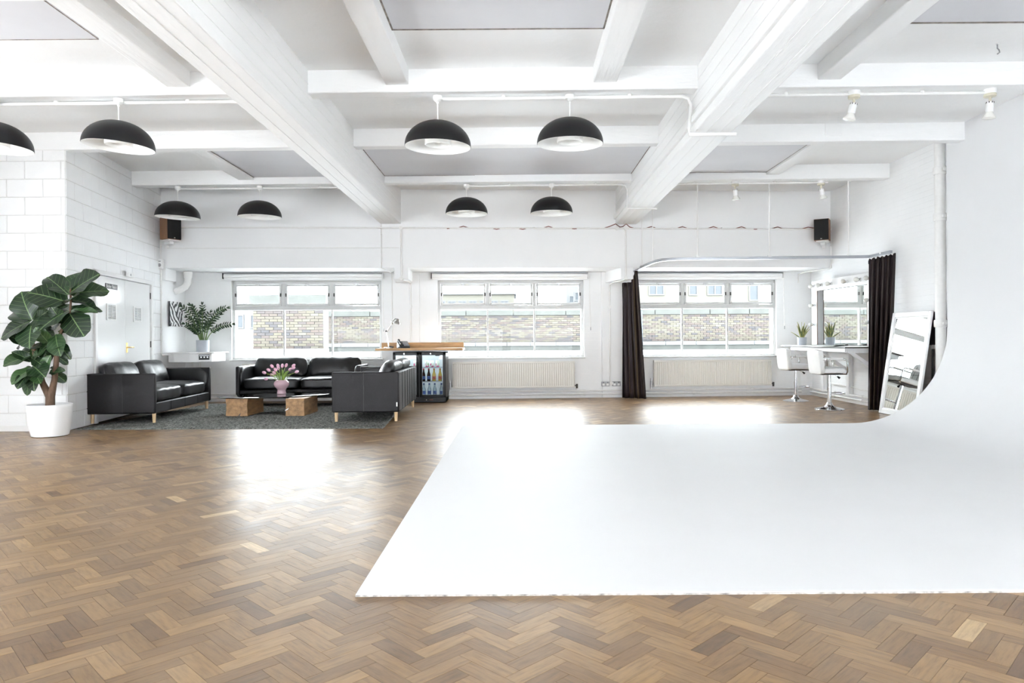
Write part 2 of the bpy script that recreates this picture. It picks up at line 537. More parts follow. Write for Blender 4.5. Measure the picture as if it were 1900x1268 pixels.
ZC = 3.676        # ceiling
RX = 5.56         # right wall plane
LA, LB = Vector((-5.558, 8.637)), Vector((-6.0, 11.82))
LW_ANG = math.atan2(LB.y - LA.y, LB.x - LA.x)      # along the left wall, away from the camera
RY = -10.0        # rear wall, behind the camera

# ================================================================== the room
# ---- floor
floor = MB().box(-7.2, 6.0, RY - .1, 13.7, -0.06, -0.004).build('floor', 'screed', smooth=0)
tag(floor, kind='structure')
BL, BWD, BT = 0.23, 0.068, 0.0035
def block_mesh(k):
    mb = MB()
    g = 0.0006
    r = random.Random(k)
    j = [r.uniform(-1, 1) * 0.00009 for _ in range(4)]
    q = [(g, g), (BL - g, g), (BL - g, BWD - g), (g, BWD - g)]
    mb.v = [(x, y, -BT) for x, y in q] + [(x, y, dz) for (x, y), dz in zip(q, j)]
    mb.f = [(4, 5, 6, 7), (0, 1, 5, 4), (1, 2, 6, 5), (2, 3, 7, 6), (3, 0, 4, 7)]
    return mb
def add_uv(me, fn):
    uv = me.uv_layers.new(name='grain')
    for li, lp in enumerate(me.loops):
        uv.data[li].uv = fn(me.vertices[lp.vertex_index].co)
spots = []
s45 = math.sqrt(0.5)
for i in range(-40, 180):
    for j in range(-30, 32):
        for kind in (0, 1):
            px, py = i * BWD - j * BL, i * BWD + j * BL
            if kind: py += BWD
            x = (px - py) * s45; y = (px + py) * s45 + 0.11
            ang = PI / 4 if kind == 0 else PI / 4 + PI / 2
            if kind:                              # upright block: its left edge is the right edge after the turn
                x, y = x + (BWD) * s45, y + (BWD) * s45
            cx = x + (BL / 2) * math.cos(ang) - BWD / 2 * math.sin(ang)
            cy = y + (BL / 2) * math.sin(ang) + BWD / 2 * math.cos(ang)
            if not (0.7 < cy < 13.35): continue
            if cx > 5.62 or cx < -0.80 * cy - 1.0 or cx > 0.80 * cy + 1.0: continue
            if cy > 8.75 and cx < LA.x + 0.1 - (cy - 8.64) * 0.139: continue
            if cy < 8.8 and cx < -6.9: continue
            if 3.17 < cy < 8.6 and cx > -0.52: continue
            spots.append((cx, cy, x, y, ang))
vis = [s for s in spots if s[1] > 2.15 and abs(s[0] - 0.0) < 0.735 * s[1] + 0.05 and not (2.98 < s[1] < 8.8 and s[0] > -0.68)]
vis.sort(key=lambda s: s[0] ** 2 + s[1] ** 2)
near = set(id(s) for s in vis[:300])
bms = []
for k in range(8):
    me = block_mesh(k).mesh('parquet_block', 'parquet', 0)
    add_uv(me, lambda c: (c.x, c.y))
    bms.append(me)
for n, s_ in enumerate(vis[:300]):
    o = bpy.data.objects.new('parquet_block', bms[n % 8])
    C.objects.link(o); o.parent = floor
    o.location = (s_[2], s_[3], 0); o.rotation_euler = (0, 0, s_[4])
fv, ff, fu = [], [], []
for s_ in spots:
    if id(s_) in near: continue
    c, sn = math.cos(s_[4]), math.sin(s_[4])
    n = len(fv)
    for (x, y, z) in block_mesh(random.randrange(1 << 30)).v:
        fv.append((s_[2] + x * c - y * sn, s_[3] + x * sn + y * c, z)); fu.append((x, y))
    ff += [tuple(a + n for a in f) for f in ((4, 5, 6, 7), (0, 1, 5, 4), (1, 2, 6, 5), (2, 3, 7, 6), (3, 0, 4, 7))]
me = bpy.data.meshes.new('parquet_field'); me.from_pydata(fv, [], ff); me.materials.append(M['parquet'])
uvl = me.uv_layers.new(name='grain')
flat = []
for lp in me.loops: flat += fu[lp.vertex_index]
uvl.data.foreach_set('uv', flat)
field = bpy.data.objects.new('parquet_field', me); C.objects.link(field); field.parent = floor; field['kind'] = 'stuff'

tag(MB().box(-6.9, 5.5, RY + .02, 0.62, 0.0005, 0.008).build('added_bounce_floor', 'cove', floor, 0), kind=None)  # white floor added out of view to bounce light onto the ceiling

# ---- back wall with three window recesses
wb = struct('wall_back', loc=O_BW, rz=TH)
RV = 0.82
WIN = [(-5.13, -2.44), (-1.416, 1.283), (2.245, 4.935)]
WZ0, WZ1 = 0.752, 2.185
mb = MB()
mb.box(-6.4, 5.95, 0, 1.15, 2.33, ZC + 0.1)
mb.build('spandrel', 'wall', wb, 0, 0.006)
mb = MB()
mb.box(-6.4, 5.95, RV, 1.15, -0.05, WZ0)
mb.box(-6.4, 5.95, RV, 1.15, WZ1, 2.335)
edges = [-6.4] + [e for w in WIN for e in w] + [5.95]
for a, b in zip(edges[::2], edges[1::2]):
    mb.box(a, b, RV, 1.15, WZ0 - 0.001, WZ1 + 0.001)
mb.build('window_wall', 'brick_y', wb, 0)
MB().box(-2.24, -1.746, RV - 0.05, RV + 0.01, 0, 2.33).build('pilaster', 'wall', wb, 0, 0.006)
MB().box(1.61, 2.12, RV - 0.05, RV + 0.01, 0, 2.33).build('pilaster', 'wall', wb, 0, 0.006)
MB().hexa([(-2.11, 0), (-1.867, 0), (-1.867, RV), (-2.18, RV)], 2.14, 2.36).build('haunch', 'wall', wb, 0, 0.006)
MB().hexa([(1.815, 0), (2.033, 0), (2.033, RV), (1.67, RV)], 2.13, 2.36).build('haunch', 'wall', wb, 0, 0.006)
MB().box(-6.2, -5.93, 0, 0.42, 2.13, 2.36).build('haunch', 'wall', wb, 0, 0.006)
mb = MB().box(-6.0, 5.5, RV - 0.02, RV, 0, 0.05)
tag(mb.build('baseboard_back', 'trimw', None, 0, loc=O_BW, rot=(0, 0, TH)), kind='structure')

# ---- left wall of painted blocks
BH, BLN = 0.222, 0.446
bcache = {}
def block(parent, x0, x1, z0, z1, proud):
    g = 0.004
    k = (round(x1 - x0, 3), round(z1 - z0, 3))
    if k not in bcache:
        a, b, c = k[0] - g, k[1] - g, 0.004
        mb = MB()
        mb.v = [(g, 0.03, g), (a, 0.03, g), (a, 0.03, b), (g, 0.03, b), (g, -0.001, g), (a, -0.001, g), (a, -0.001, b), (g, -0.001, b),
                (g + c, -0.006, g + c), (a - c, -0.006, g + c), (a - c, -0.006, b - c), (g + c, -0.006, b - c)]
        mb.f = [(8, 9, 10, 11), (4, 5, 9, 8), (5, 6, 10, 9), (6, 7, 11, 10), (7, 4, 8, 11), (0, 1, 5, 4), (1, 2, 6, 5), (2, 3, 7, 6), (3, 0, 4, 7)]
        bcache[k] = mb.mesh('block', 'block', 0)
    o = bpy.data.objects.new('block', bcache[k])
    C.objects.link(o); o.parent = parent
    o.location = (x0, proud, z0)
def lay_blocks(parent, length, top, hole=None):
    k = 0
    z = 0.0
    while z < top - 0.02:
        z1 = min(z + BH, top)
        x = -BLN / 2 if k % 2 else 0.0
        while x < length - 0.001:
            a, b = max(x, 0), min(x + BLN, length)
            segs = [(a, b)]
            if hole and z < hole[2] - 0.05:
                segs = [(p, q) for p, q in ((a, min(b, hole[0])), (max(a, hole[1]), b)) if q - p > 0.02]
            for p, q in segs:
                if q - p > 0.03: block(parent, p, q, z, z1, random.uniform(-0.0015, 0.0015))
            if hole and z < hole[2] - 0.05 and z1 > hole[2] + 0.03:
                p, q = max(a, hole[0]), min(b, hole[1])
                if q - p > 0.03: block(parent, p, q, hole[2], z1, 0.0)
            x += BLN
        z = z1; k += 1
wl = struct('wall_left', loc=(LA.x, LA.y, 0), rz=LW_ANG)
LWL = (LB - LA).length
DOOR = (0.72, 2.78, 2.07)
mb = MB()
mb.hexa([(0.003, 0.001), (DOOR[0], 0.001), (DOOR[0], 0.35), (0.07, 0.35)], 0, ZC); mb.box(DOOR[1], LWL + 0.05, 0.001, 0.35, 0, ZC); mb.box(DOOR[0], DOOR[1], 0.001, 0.35, DOOR[2], ZC)
mb.box(DOOR[0], DOOR[1], 0.2, 0.35, 0, DOOR[2])
mb.build('mortar', 'joint', wl, 0)
lay_blocks(wl, LWL + 0.04, ZC, DOOR)
wr = struct('wall_left_return', loc=(-6.95, LA.y, 0))
MB().hexa([(0, 0.001), (1.39, 0.001), (1.36, 0.25), (0, 0.25)], 0, 3.47).build('mortar', 'joint', wr, 0)
lay_blocks(wr, 1.391, 3.47)
tag(MB().hexa([(-6.4, 11.75), (-6.0, 11.80), (-5.97, 13.1), (-6.4, 13.1)], 0, 2.34).build('wall_left_recess', 'wall', smooth=0), kind='structure')
tag(MB().box(-6.95, -5.555, LA.y - 0.022, LA.y - 0.008, 0, 0.07).build('baseboard_left', 'trimw', smooth=0, bevel=0.003), kind='structure')
wn = struct('wall_left_near')
LY0, LY1, LZ0, LZ1 = 0.6, 6.1, 0.15, 1.6           # unseen low window opening, added to brighten the left bay
mb = MB()
mb.box(-7.2, -6.95, RY - .1, LY0, 0, ZC); mb.box(-7.2, -6.95, LY1, 8.9, 0, ZC); mb.box(-7.2, -6.95, LY0, LY1, 0, LZ0); mb.box(-7.2, -6.95, LY0, LY1, LZ1, ZC)
mb.build('plaster', 'wall', wn, 0)
for k in range(6):
    y = LY0 + (LY1 - LY0) * k / 5
    MB().box(-7.12, -7.06, y - .025, y + .025, LZ0, LZ1).build('glazing_bar', 'trimw', wn, 0)
# ---- right wall
wx = struct('wall_right')
mb = MB()
mb.box(RX, RX + 0.3, RY - .1, -8.0, 0, ZC); mb.box(RX, RX + 0.3, 0.5, 13.7, 0, ZC); mb.box(RX, RX + 0.3, -8.0, 0.5, 0, 0.15); mb.box(RX, RX + 0.3, -8.0, 0.5, 1.5, ZC)
mb.build('painted_brickwork', 'brick_x', wx, 0)
for k in range(8):                                # bars of an unseen window, added to brighten the ceiling
    y = -8.0 + 8.5 * k / 7
    MB().box(RX + .15, RX + .2, y - .025, y + .025, 0.15, 1.5).build('glazing_bar', 'trimw', wx, 0)
tag(MB().box(RX - 0.02, RX, 8.9, 13.2, 0, 0.05).build('baseboard_right', 'trimw', smooth=0), kind='structure')
# ---- rear wall behind the camera, with unseen low windows added for light
wq = struct('wall_rear')
mb = MB()
mb.box(-7.2, 5.9, RY - .3, RY, 0, 0.06); mb.box(-7.2, 5.9, RY - .3, RY, 1.6, ZC)
for a, b in ((-7.2, -6.7), (-2.35, -2.0), (1.72, 2.08), (5.4, 5.9)):
    mb.box(a, b, RY - .3, RY, 0.06, 1.6)
mb.build('pier_wall', 'wall', wq, 0)
for a, b in ((-6.7, -2.35), (-2.0, 1.72), (2.08, 5.4)):
    n = 4
    for k in range(n + 1):
        x = a + (b - a) * k / n
        MB().box(x - 0.025, x + 0.025, RY - .2, RY - .14, 0.06, 1.6).build('glazing_bar', 'trimw', wq, 0)
    MB().box(a, b, RY - .2, RY - .14, 1.1, 1.16).build('glazing_bar', 'trimw', wq, 0)

# ---- ceiling
ceil = MB().box(-7.2, 5.9, RY - .3, 13.7, ZC, ZC + 0.2).build('ceiling', 'ceil', smooth=0)
tag(ceil, kind='structure')
ML, MR = (-2.335, -1.985), (1.725, 2.09)
def ybox(mb, x0, x1, ya, yb, z0, z1, sl=-0.016):
    return mb.hexa([(x0, ya + sl * x0), (x1, ya + sl * x1), (x1, yb + sl * x1), (x0, yb + sl * x0)], z0, z1)
for a, b in (ML, MR):
    MB().box(a, b, RY - .1, 12.45, 3.085, ZC + 0.02).build('main_beam', 'beam', ceil, 0, 0.012)
for a, b in (ML, MR):                             # ridges left by the shuttering boards
    for z in (3.19, 3.30, 3.42, 3.54):
        for x, d in ((a, -1), (b, 1)):
            MB().box(min(x, x + d * .004), max(x, x + d * .004), 2.0, 12.1, z, z + .007).build('board_ridge', 'beam', ceil, 0)
    for k in (0.3, 0.68):
        x = a + (b - a) * k
        MB().box(x, x + .007, 2.0, 12.1, 3.081, 3.086).build('board_ridge', 'beam', ceil, 0)
MB().box(MR[0] - 0.035, MR[0] + 0.01, RY - .1, 12.2, 3.17, 3.24).build('beam_ledge', 'beam', ceil, 0, 0.008)
ROWS = [(-1.45, -1.27), (0.55, 0.73), (2.6, 2.78), (4.62, 4.8), (6.655, 6.83), (8.52, 8.67), (10.52, 10.70)]
for r, (ya, yb) in enumerate(ROWS):
    left_end = -6.95 if r < 6 else -5.93
    for a, b in ((left_end, ML[0]), (ML[1], MR[0]), (MR[1], RX)):
        ybox(MB(), a - 0.01, b + 0.01, ya, yb, 3.46, ZC + 0.02).build('cross_beam', 'xbeam', ceil, 0, 0.012)
def rib(x0, x1, y0, y1):
    MB().box(x0, x1, y0, y1, 3.527, ZC + 0.02).build('rib', 'beam', ceil, 0, 0.01)
for x0, x1 in ((-3.335, -3.11), (-1.24, -1.02), (0.735, 0.96), (2.85, 3.07)):
    rib(x0, x1, 4.7, 6.7); rib(x0, x1, 0.65, 2.7)
rib(-4.2, -3.97, 8.6, 10.6); rib(3.73, 3.93, 8.45, 10.5)
def skylight_board(x0, x1, y0, y1, z, gap_w=0.014):
    p = MB().box(x0, x1, y0, y1, z, z + 0.03).build('skylight_board', 'board', ceil, 0)
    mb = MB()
    for a in ((x0 - 0.001, x0 + gap_w, y0, y1), (x1 - gap_w, x1 + 0.001, y0, y1), (x0, x1, y1 - gap_w, y1 + 0.001)):
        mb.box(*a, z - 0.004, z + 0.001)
    mb.build('shadow_gap_edge', 'gap_shade', p, 0)  # dark strips paint the shadow gap at the board edges, with some grime
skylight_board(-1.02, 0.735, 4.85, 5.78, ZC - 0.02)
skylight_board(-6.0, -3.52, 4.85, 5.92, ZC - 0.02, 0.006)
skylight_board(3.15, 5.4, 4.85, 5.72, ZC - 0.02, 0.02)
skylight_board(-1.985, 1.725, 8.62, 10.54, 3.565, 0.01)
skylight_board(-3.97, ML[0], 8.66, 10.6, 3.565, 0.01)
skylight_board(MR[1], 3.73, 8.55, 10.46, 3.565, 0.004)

# ---- infinity cove
cov = thing('infinity_cove', 'white painted infinity cove sweeping from the parquet floor up the right wall', 'studio cove')
prof = [(-0.70, 0.0005), (-0.70, 0.009), (-0.69, 0.012)]
for k in range(0, 33):
    q = -PI / 2 + (PI / 2) * k / 32
    prof.append((4.2 + 1.2 * math.cos(q), 1.212 + 1.2 * math.sin(q)))
prof += [(5.40, ZC + 0.01), (5.555, ZC + 0.01), (5.555, 0.0005)]
mb = MB()
n = len(prof)
ys = [3.0, 3.02, 5.0, 7.0, 8.78, 8.80]
for y in ys:
    for i, (x, z) in enumerate(prof):
        dx = 0.0
        mb.v.append((x, y + (0.03 * (1 - x / 5) if y > 8 else 0), z))
for r in range(len(ys) - 1):
    for i in range(n):
        i2 = (i + 1) % n
        mb.f.append((r * n + i, r * n + i2, (r + 1) * n + i2, (r + 1) * n + i))
mb.f.append(tuple(range(n - 1, -1, -1))); mb.f.append(tuple((len(ys) - 1) * n + i for i in range(n)))
mb.build('cove_shell', 'cove', cov, 30)
MB().box(-0.70, 4.2, 2.994, 3.0, 0.0005, 0.0065).build('scuffed_edge', 'cove_edge', cov, 0)

# ---- windows
def bwroot(name, u, v, z, label=None, cat=None, group=None):
    return thing(name, label, cat, BW(u, v, z), TH, group)
for wi, (u0, u1) in enumerate(WIN):
    w = struct('window_%d' % (wi + 1), loc=BW(0, 0.93, 0), rz=TH)
    W_ = u1 - u0
    z0, z1, zt = WZ0, WZ1, 1.69          # transom
    f = 0.045
    mb = MB()
    mb.box(u0, u1, -0.05, 0.05, z1 - 0.06, z1); mb.box(u0, u1, -0.05, 0.05, z0, z0 + 0.035)
    mb.box(u0, u0 + f, -0.05, 0.05, z0, z1); mb.box(u1 - f, u1, -0.05, 0.05, z0, z1)
    mb.build('frame', 'winframe', w, 0, 0.004)
    MB().box(u0, u1, -0.05, 0.05, zt - 0.04, zt + 0.035).build('transom', 'winframe', w, 0, 0.006)
    xs = [u0 + f + (W_ - 2 * f) * k / 3 for k in range(4)]
    for k in (1, 2):
        MB().box(xs[k] - 0.03, xs[k] + 0.03, -0.045, 0.045, zt, z1).build('mullion', 'winframe', w, 0, 0.005)
        MB().box(xs[k] - 0.014, xs[k] + 0.014, -0.03, 0.03, z0, zt).build('glazing_bar', 'winframe', w, 0, 0.004)
    for k in range(3):
        a, b = xs[k] + (0.03 if k else 0), xs[k + 1] - (0.03 if k < 2 else 0)
        p, q = zt + 0.035, z1 - 0.06
        t = 0.042
        mb = MB()
        mb.box(a + .004, b - .004, -0.062, -0.012, p + .004, p + t); mb.box(a + .004, b - .004, -0.062, -0.012, q - t, q - .004)
        mb.box(a + .004, a + t, -0.062, -0.012, p, q); mb.box(b - t, b - .004, -0.062, -0.012, p, q)
        sash = mb.build('sash', 'winframe', w, 0, 0.006)
        MB().box(a + t - .005, b - t + .005, -0.033, -0.029, p + t - .005, q - t + .005).build('pane', 'glass', sash, 0)
        mb = MB()
        c = (a + b) / 2
        mb.box(c - 0.045, c + 0.045, -0.085, -0.062, q - 0.012, q + 0.006); mb.box(c - 0.012, c + 0.012, -0.09, -0.062, q - 0.05, q)
        mb.build('catch', 'steel', sash, 0, 0.002)
        for x in (a + 0.005, b - 0.030):
            MB().box(x, x + 0.025, -0.08, -0.06, (p + q) / 2 - 0.03, (p + q) / 2 + 0.03).build('pivot', 'curtain_dirt', sash, 0, 0.003)
        a2, b2 = xs[k], xs[k + 1]
        MB().box(a2, b2, -0.002, 0.002, z0 + 0.03, zt - 0.035).build('pane', 'glass', w, 0)
    MB().box(u0 - 0.02, u1 + 0.02, -0.16, -0.03, z0 - 0.025, z0 + 0.006).build('sill', 'winframe', w, 0, 0.006)

# ---- outside: yard wall of stock brick, roofs and far houses
def brick_field(name, parent, x0, x1, y, z0, z1, bl=0.225, bh=0.075):
    vs, fs = [], []
    row = 0
    z = z0
    while z < z1 - 0.01:
        x = x0 - (bl / 2 if row % 2 else 0)
        while x < x1 - 0.01:
            a, b = max(x, x0) + 0.006, min(x + bl, x1) - 0.006
            d = random.uniform(-0.012, 0.006)
            if b - a > 0.03:
                n = len(vs)
                za, zb = z + 0.006, z + bh - 0.006
                vs += [(a, y + 0.05, za), (b, y + 0.05, za), (b, y + 0.05, zb), (a, y + 0.05, zb), (a, y + d, za), (b, y + d, za), (b, y + d, zb), (a, y + d, zb)]
                fs += [tuple(i + n for i in f) for f in ((4, 5, 6, 7), (0, 1, 5, 4), (1, 2, 6, 5), (2, 3, 7, 6), (3, 0, 4, 7))]
            x += bl
        z += bh; row += 1
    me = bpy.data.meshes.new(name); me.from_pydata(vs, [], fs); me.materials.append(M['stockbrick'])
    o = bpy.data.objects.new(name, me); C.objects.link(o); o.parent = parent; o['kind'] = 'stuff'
    return o
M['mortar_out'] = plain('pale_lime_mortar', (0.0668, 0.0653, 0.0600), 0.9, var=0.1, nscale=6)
yard = thing('yard_wall', 'weathered stock brick yard wall with stone coping beyond all three windows', 'wall')
MB().box(-7.6, 11.5, 26.05, 26.35, -3.5, 2.0).build('mortar', 'mortar_out', yard, 0)
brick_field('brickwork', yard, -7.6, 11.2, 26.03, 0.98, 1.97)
x = -7.65
while x < 11.2:
    L_ = random.uniform(1.4, 2.2)
    MB().box(x, x + L_ - 0.02, 25.96, 26.42, 1.97, 2.16 + random.uniform(-0.015, 0.015)).build('coping_stone', 'coping', yard, 0, 0.02)
    x += L_
x = -7.65
while x < 11.2:
    L_ = random.uniform(0.8, 1.2)
    MB().box(x, x + L_ - 0.015, 25.8, 26.06, 0.84, 0.97).build('ledge_stone', 'render_white', yard, 0, 0.015)
    x += L_
MB().box(-7.6, 11.2, 25.9, 26.04, 0.3, 0.84).build('wall_foot', 'coping', yard, 0)
st = thing('chimney_stack', 'broad blue-grey brick stack with pale slab top outside the left window', 'chimney', (0, 0, 0))
MB().box(-7.55, -5.55, 20.05, 20.6, -3.4, 2.12).build('core', 'mortar_out', st, 0)
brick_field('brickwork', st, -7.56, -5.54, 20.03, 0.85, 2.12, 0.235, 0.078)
MB().box(-7.65, -5.45, 19.95, 20.7, 2.12, 2.40).build('cap_slab', 'coping', st, 0, 0.02)
MB().box(-7.7, -5.4, 19.85, 20.1, 0.5, 0.86).build('base_course', 'render_white', st, 0, 0.015)
tag(MB().box(-13, 14, 13.75, 25.85, 0.45, 0.66).build('flat_roof', 'roofwhite', smooth=0), 'white flat roof outside just below the window sills', 'roof')
tag(MB().box(-60, 60, 13.8, 120, -3.7, -3.5).build('yard_ground', 'asphalt', smooth=0), 'pale street ground outside far below the windows', 'ground', kind='structure')
tag(MB().hexa([(-12.2, 22), (-8.6, 22), (-8.6, 25), (-12.2, 25)], -3.5, 1.45).build('white_outbuilding', 'render_white', smooth=0, bevel=0.03), 'white rendered outbuilding outside at the far left pane', 'building')
def house(name, label, mat, x0, x1, y, z0, z1, wins, depth=8):
    h = thing(name, label, 'building', ((x0 + x1) / 2, y, -3.5))
    ox, oy = h.location.x, y
    MB().box(x0 - ox, x1 - ox, 0, depth, z0 + 3.5, z1 + 3.5).build('wall', mat, h, 0)
    MB().box(x0 - ox - .2, x1 - ox + .2, -0.2, depth + .2, z1 + 3.5, z1 + 3.7).build('roof', 'render_white', h, 0)
    for (a, b, c, d) in wins:
        w = MB()
        t = 0.07 * max(1, y / 45)
        w.box(a - t - ox, a - ox, -0.06, 0.02, c - t + 3.5, d + t + 3.5); w.box(b - ox, b + t - ox, -0.06, 0.02, c - t + 3.5, d + t + 3.5)
        w.box(a - ox, b - ox, -0.06, 0.02, c - t + 3.5, c + 3.5); w.box(a - ox, b - ox, -0.06, 0.02, d + 3.5, d + t + 3.5)
        m_ = (a + b) / 2
        if b - a > 0.6: w.box(m_ - t / 2 - ox, m_ + t / 2 - ox, -0.06, 0.02, c + 3.5, d + 3.5)
        wf = w.build('window_frame', 'render_white', h, 0)
        MB().box(a - ox, b - ox, -0.012, 0.01, c + 3.5, d + 3.5).build('pane', 'far_glass', wf, 0)
house('cream_house', 'cream rendered house with casement windows behind the right window', 'render_cream', 6.4, 14.5, 42, -3.5, 9.5,
      [(7.95, 8.75, 3.72, 4.5), (10.35, 10.75, 3.70, 4.5), (11.45, 12.25, 3.70, 4.5), (13.95, 14.4, 3.35, 4.5), (7.95, 8.75, 6.6, 7.8), (11.45, 12.25, 6.6, 7.8)])
house('long_office_block', 'long pale office block with a row of windows seen through the middle window', 'render_cream', -8.2, -0.3, 70, -3.5, 5.55,
      [(-7.9 + k * 1.05, -7.25 + k * 1.05, 4.05, 4.85) for k in range(7)])
house('corner_tower', 'pale narrow building at the right edge of the middle window', 'render_white', 4.2, 6.6, 60, -3.5, 6.6, [(5.0, 5.7, 4.4, 5.0), (4.5, 4.8, 4.2, 4.7)])
house('terrace_house', 'pale terrace with small windows beyond the left window', 'render_white', -22, -13.2, 48, -3.5, 3.6,
      [(-19.3, -18.8, 2.0, 2.8), (-18.2, -17.5, 2.0, 2.8), (-16.2, -15.6, 2.0, 2.8)])
tag(MB().tube([(4.57, 25.72, -3.4), (4.57, 25.72, 2.1)], 0.035).build('drain_pipe', 'far_glass'), 'grey-blue drain pipe on the yard wall beside the dark curtain', 'pipe')

# ---- boiler room door in the left wall
dr = struct('door_1', loc=(LA.x, LA.y, 0), rz=LW_ANG)
mb = MB()
mb.box(DOOR[0], DOOR[0] + 0.07, -0.03, 0.2, 0, DOOR[2]); mb.box(DOOR[1] - 0.07, DOOR[1], -0.03, 0.2, 0, DOOR[2])
mb.box(DOOR[0], DOOR[1], -0.03, 0.2, DOOR[2] - 0.06, DOOR[2])
mb.build('frame', 'trimw', dr, 0, 0.006)
split = 1.735
for a, b, first in ((DOOR[0] + 0.073, split - 0.002, True), (split + 0.002, DOOR[1] - 0.073, False)):
    leaf = MB().box(a, b, 0.0, 0.045, 0.008, DOOR[2] - 0.066).build('door_leaf', 'doorwhite', dr, 0, 0.003)
    c = 1.265 if first else 2.185
    mb = MB()
    z0, z1 = 1.395, 1.63
    mb.box(c - .155, c - .12, -0.012, 0, z0, z1); mb.box(c + .12, c + .155, -0.012, 0, z0, z1)
    mb.box(c - .155, c + .155, -0.012, 0, z0, z0 + .02); mb.box(c - .155, c + .155, -0.012, 0, z1 - .02, z1)
    mb.box(c - .006, c + .006, -0.012, 0, z0, z1)
    vent = mb.build('vent_grille', 'trimw', leaf, 0, 0.002)
    MB().box(c - .12, c + .12, -0.001, 0.002, z0 + .02, z1 - .02).build('vent_opening', 'plastic_grey', leaf, 0)
    mb = MB()
    for k in range(9):
        zz = z0 + 0.024 + k * 0.0215
        mb.prism([(-0.011, zz), (-0.001, zz + 0.010), (-0.001, zz + 0.013), (-0.011, zz + 0.003)], 'x', c - .12, c + .12)
    mb.build('louvre_slats', 'trimw', leaf, 0)
    hz = (0.25, 1.0, 1.78)
    for z in hz:
        x = DOOR[0] + 0.068 if first else DOOR[1] - 0.08
        MB().tube([(x + .006, -0.006, z), (x + .006, -0.006, z + .1)], 0.009).build('hinge', 'curtain_dirt', leaf)
    if not first:
        hp = MB().box(a + .03, a + .075, -0.008, 0, 0.93, 1.08).build('handle_plate', 'brass', leaf, 0, 0.002)
        MB().tube([(a + .052, -0.005, 1.01), (a + .052, -0.05, 1.01), (a + .07, -0.055, 1.01), (a + .17, -0.055, 1.01)], 0.009).build('lever', 'brass', leaf)
    else:
        sg = MB().box(1.075, 1.465, -0.007, 0, 1.838, 1.912).build('sign', 'signblack', leaf, 0, 0.002)
        sg['label'] = 'dark door sign reading Boiler Room'
        tc = bpy.data.curves.new('sign_text', 'FONT')
        tc.body = 'Boiler Room'; tc.size = 0.066; tc.extrude = 0.001; tc.align_x = 'CENTER'; tc.align_y = 'CENTER'
        tc.materials.append(M['paper'])
        t = bpy.data.objects.new('lettering', tc); C.objects.link(t); t.parent = leaf
        t.location = (1.27, -0.0085, 1.873); t.rotation_euler = (PI / 2, 0, 0)
        # the wall runs away from the camera, so text read along +x is right way round
def lwroot(name, s_, off, z, label, cat):
    d = (LB - LA).normalized()
    nrm = Vector((d.y, -d.x))
    p = LA + d * s_ + nrm * off
    return thing(name, label, cat, (p.x, p.y, z), LW_ANG)
r = lwroot('door_contact', 1.79, 0.0, 2.05, 'small white electrical box above the boiler room doors', 'alarm box')
MB().box(-0.10, 0.10, -0.075, -0.031, 0.0, 0.075).build('housing', 'trimw', r, 0, 0.008)
MB().box(-0.05, -0.02, -0.079, -0.074, 0.02, 0.05).build('sensor', 'plastic_grey', r, 0, 0.002)

# ================================================================== seating area
# ---- rug with a thick uneven pile
rug = thing('rug', 'large grey-green deep pile rug under the sofas and coffee table', 'rug')
def rug_mesh():
    mb = MB()
    # plan corners: front left, front right, back right, back left
    fl, fr, br, bl = Vector((-5.50, 8.72)), Vector((-1.665, 8.66)), Vector((-1.93, 12.0)), Vector((-5.35, 12.1))
    nx, ny = 340, 290
    rr = random.Random(3)
    for j in range(ny + 1):
        for i in range(nx + 1):
            a, b = i / nx, j / ny
            p = (fl * (1 - a) + fr * a) * (1 - b) + (bl * (1 - a) + br * a) * b
            e = min(i, nx - i, j, ny - j)
            z = 0.002 if e == 0 else 0.004 + 0.014 * rr.random() + 0.006 * noise.noise(Vector((p.x * 9, p.y * 9, 0)))
            if e == 1: z *= 0.8
            jx = rr.uniform(-.004, .004)
            mb.v.append((p.x + jx, p.y + rr.uniform(-.004, .004), z))
    for j in range(ny):
        for i in range(nx):
            n = j * (nx + 1) + i
            mb.f.append((n, n + 1, n + nx + 2, n + nx + 1))
    return mb
rg = rug_mesh().build('pile', 'rug', rug, 180)

# ---- sofas
def pillow(hx, hy, hz, p=5.0, n=14, crown=0.0, wr=0.0, seed=0, pinch=0.0):
    """closed rounded cushion with a crowned face and soft wrinkles"""
    mb = MB()
    idx = {}
    def vert(c):
        k = tuple(round(x, 4) for x in c)
        if k in idx: return idx[k]
        d = sum(abs(x) ** p for x in c) ** (1 / p)
        q = Vector((c[0] / d, c[1] / d, c[2] / d))
        sq = (1 - q.x ** 2) * (1 - q.y ** 2)
        z = q.z * hz * (1 - pinch * (max(abs(q.x), abs(q.y)) ** 6)) + crown * sq * (1 if q.z > 0 else 0.2)
        P = Vector((q.x * hx, q.y * hy, z))
        if wr:
            e = max(abs(q.x), abs(q.y))
            w = noise.noise(Vector((P.x * 9 + seed, P.y * 5, P.z * 6))) + 0.6 * noise.noise(Vector((P.x * 24 + seed, P.y * 7, seed)))
            P += Vector((0, 0.3, 1)) * w * wr * (0.5 + e)
        idx[k] = len(mb.v)
        mb.v.append(tuple(P))
        return idx[k]
    for ax in range(3):
        for sg in (-1, 1):
            for i in range(n):
                for j in range(n):
                    qd = []
                    for (a, b) in ((i, j), (i + 1, j), (i + 1, j + 1), (i, j + 1)):
                        c = [0, 0, 0]
                        c[ax] = sg; c[(ax + 1) % 3] = -1 + 2 * a / n; c[(ax + 2) % 3] = -1 + 2 * b / n
                        qd.append(vert(c))
                    mb.f.append(tuple(qd))
    return mb
def slab(x0, x1, y0, y1, z0, z1):
    return MB().box(x0, x1, y0, y1, z0, z1)
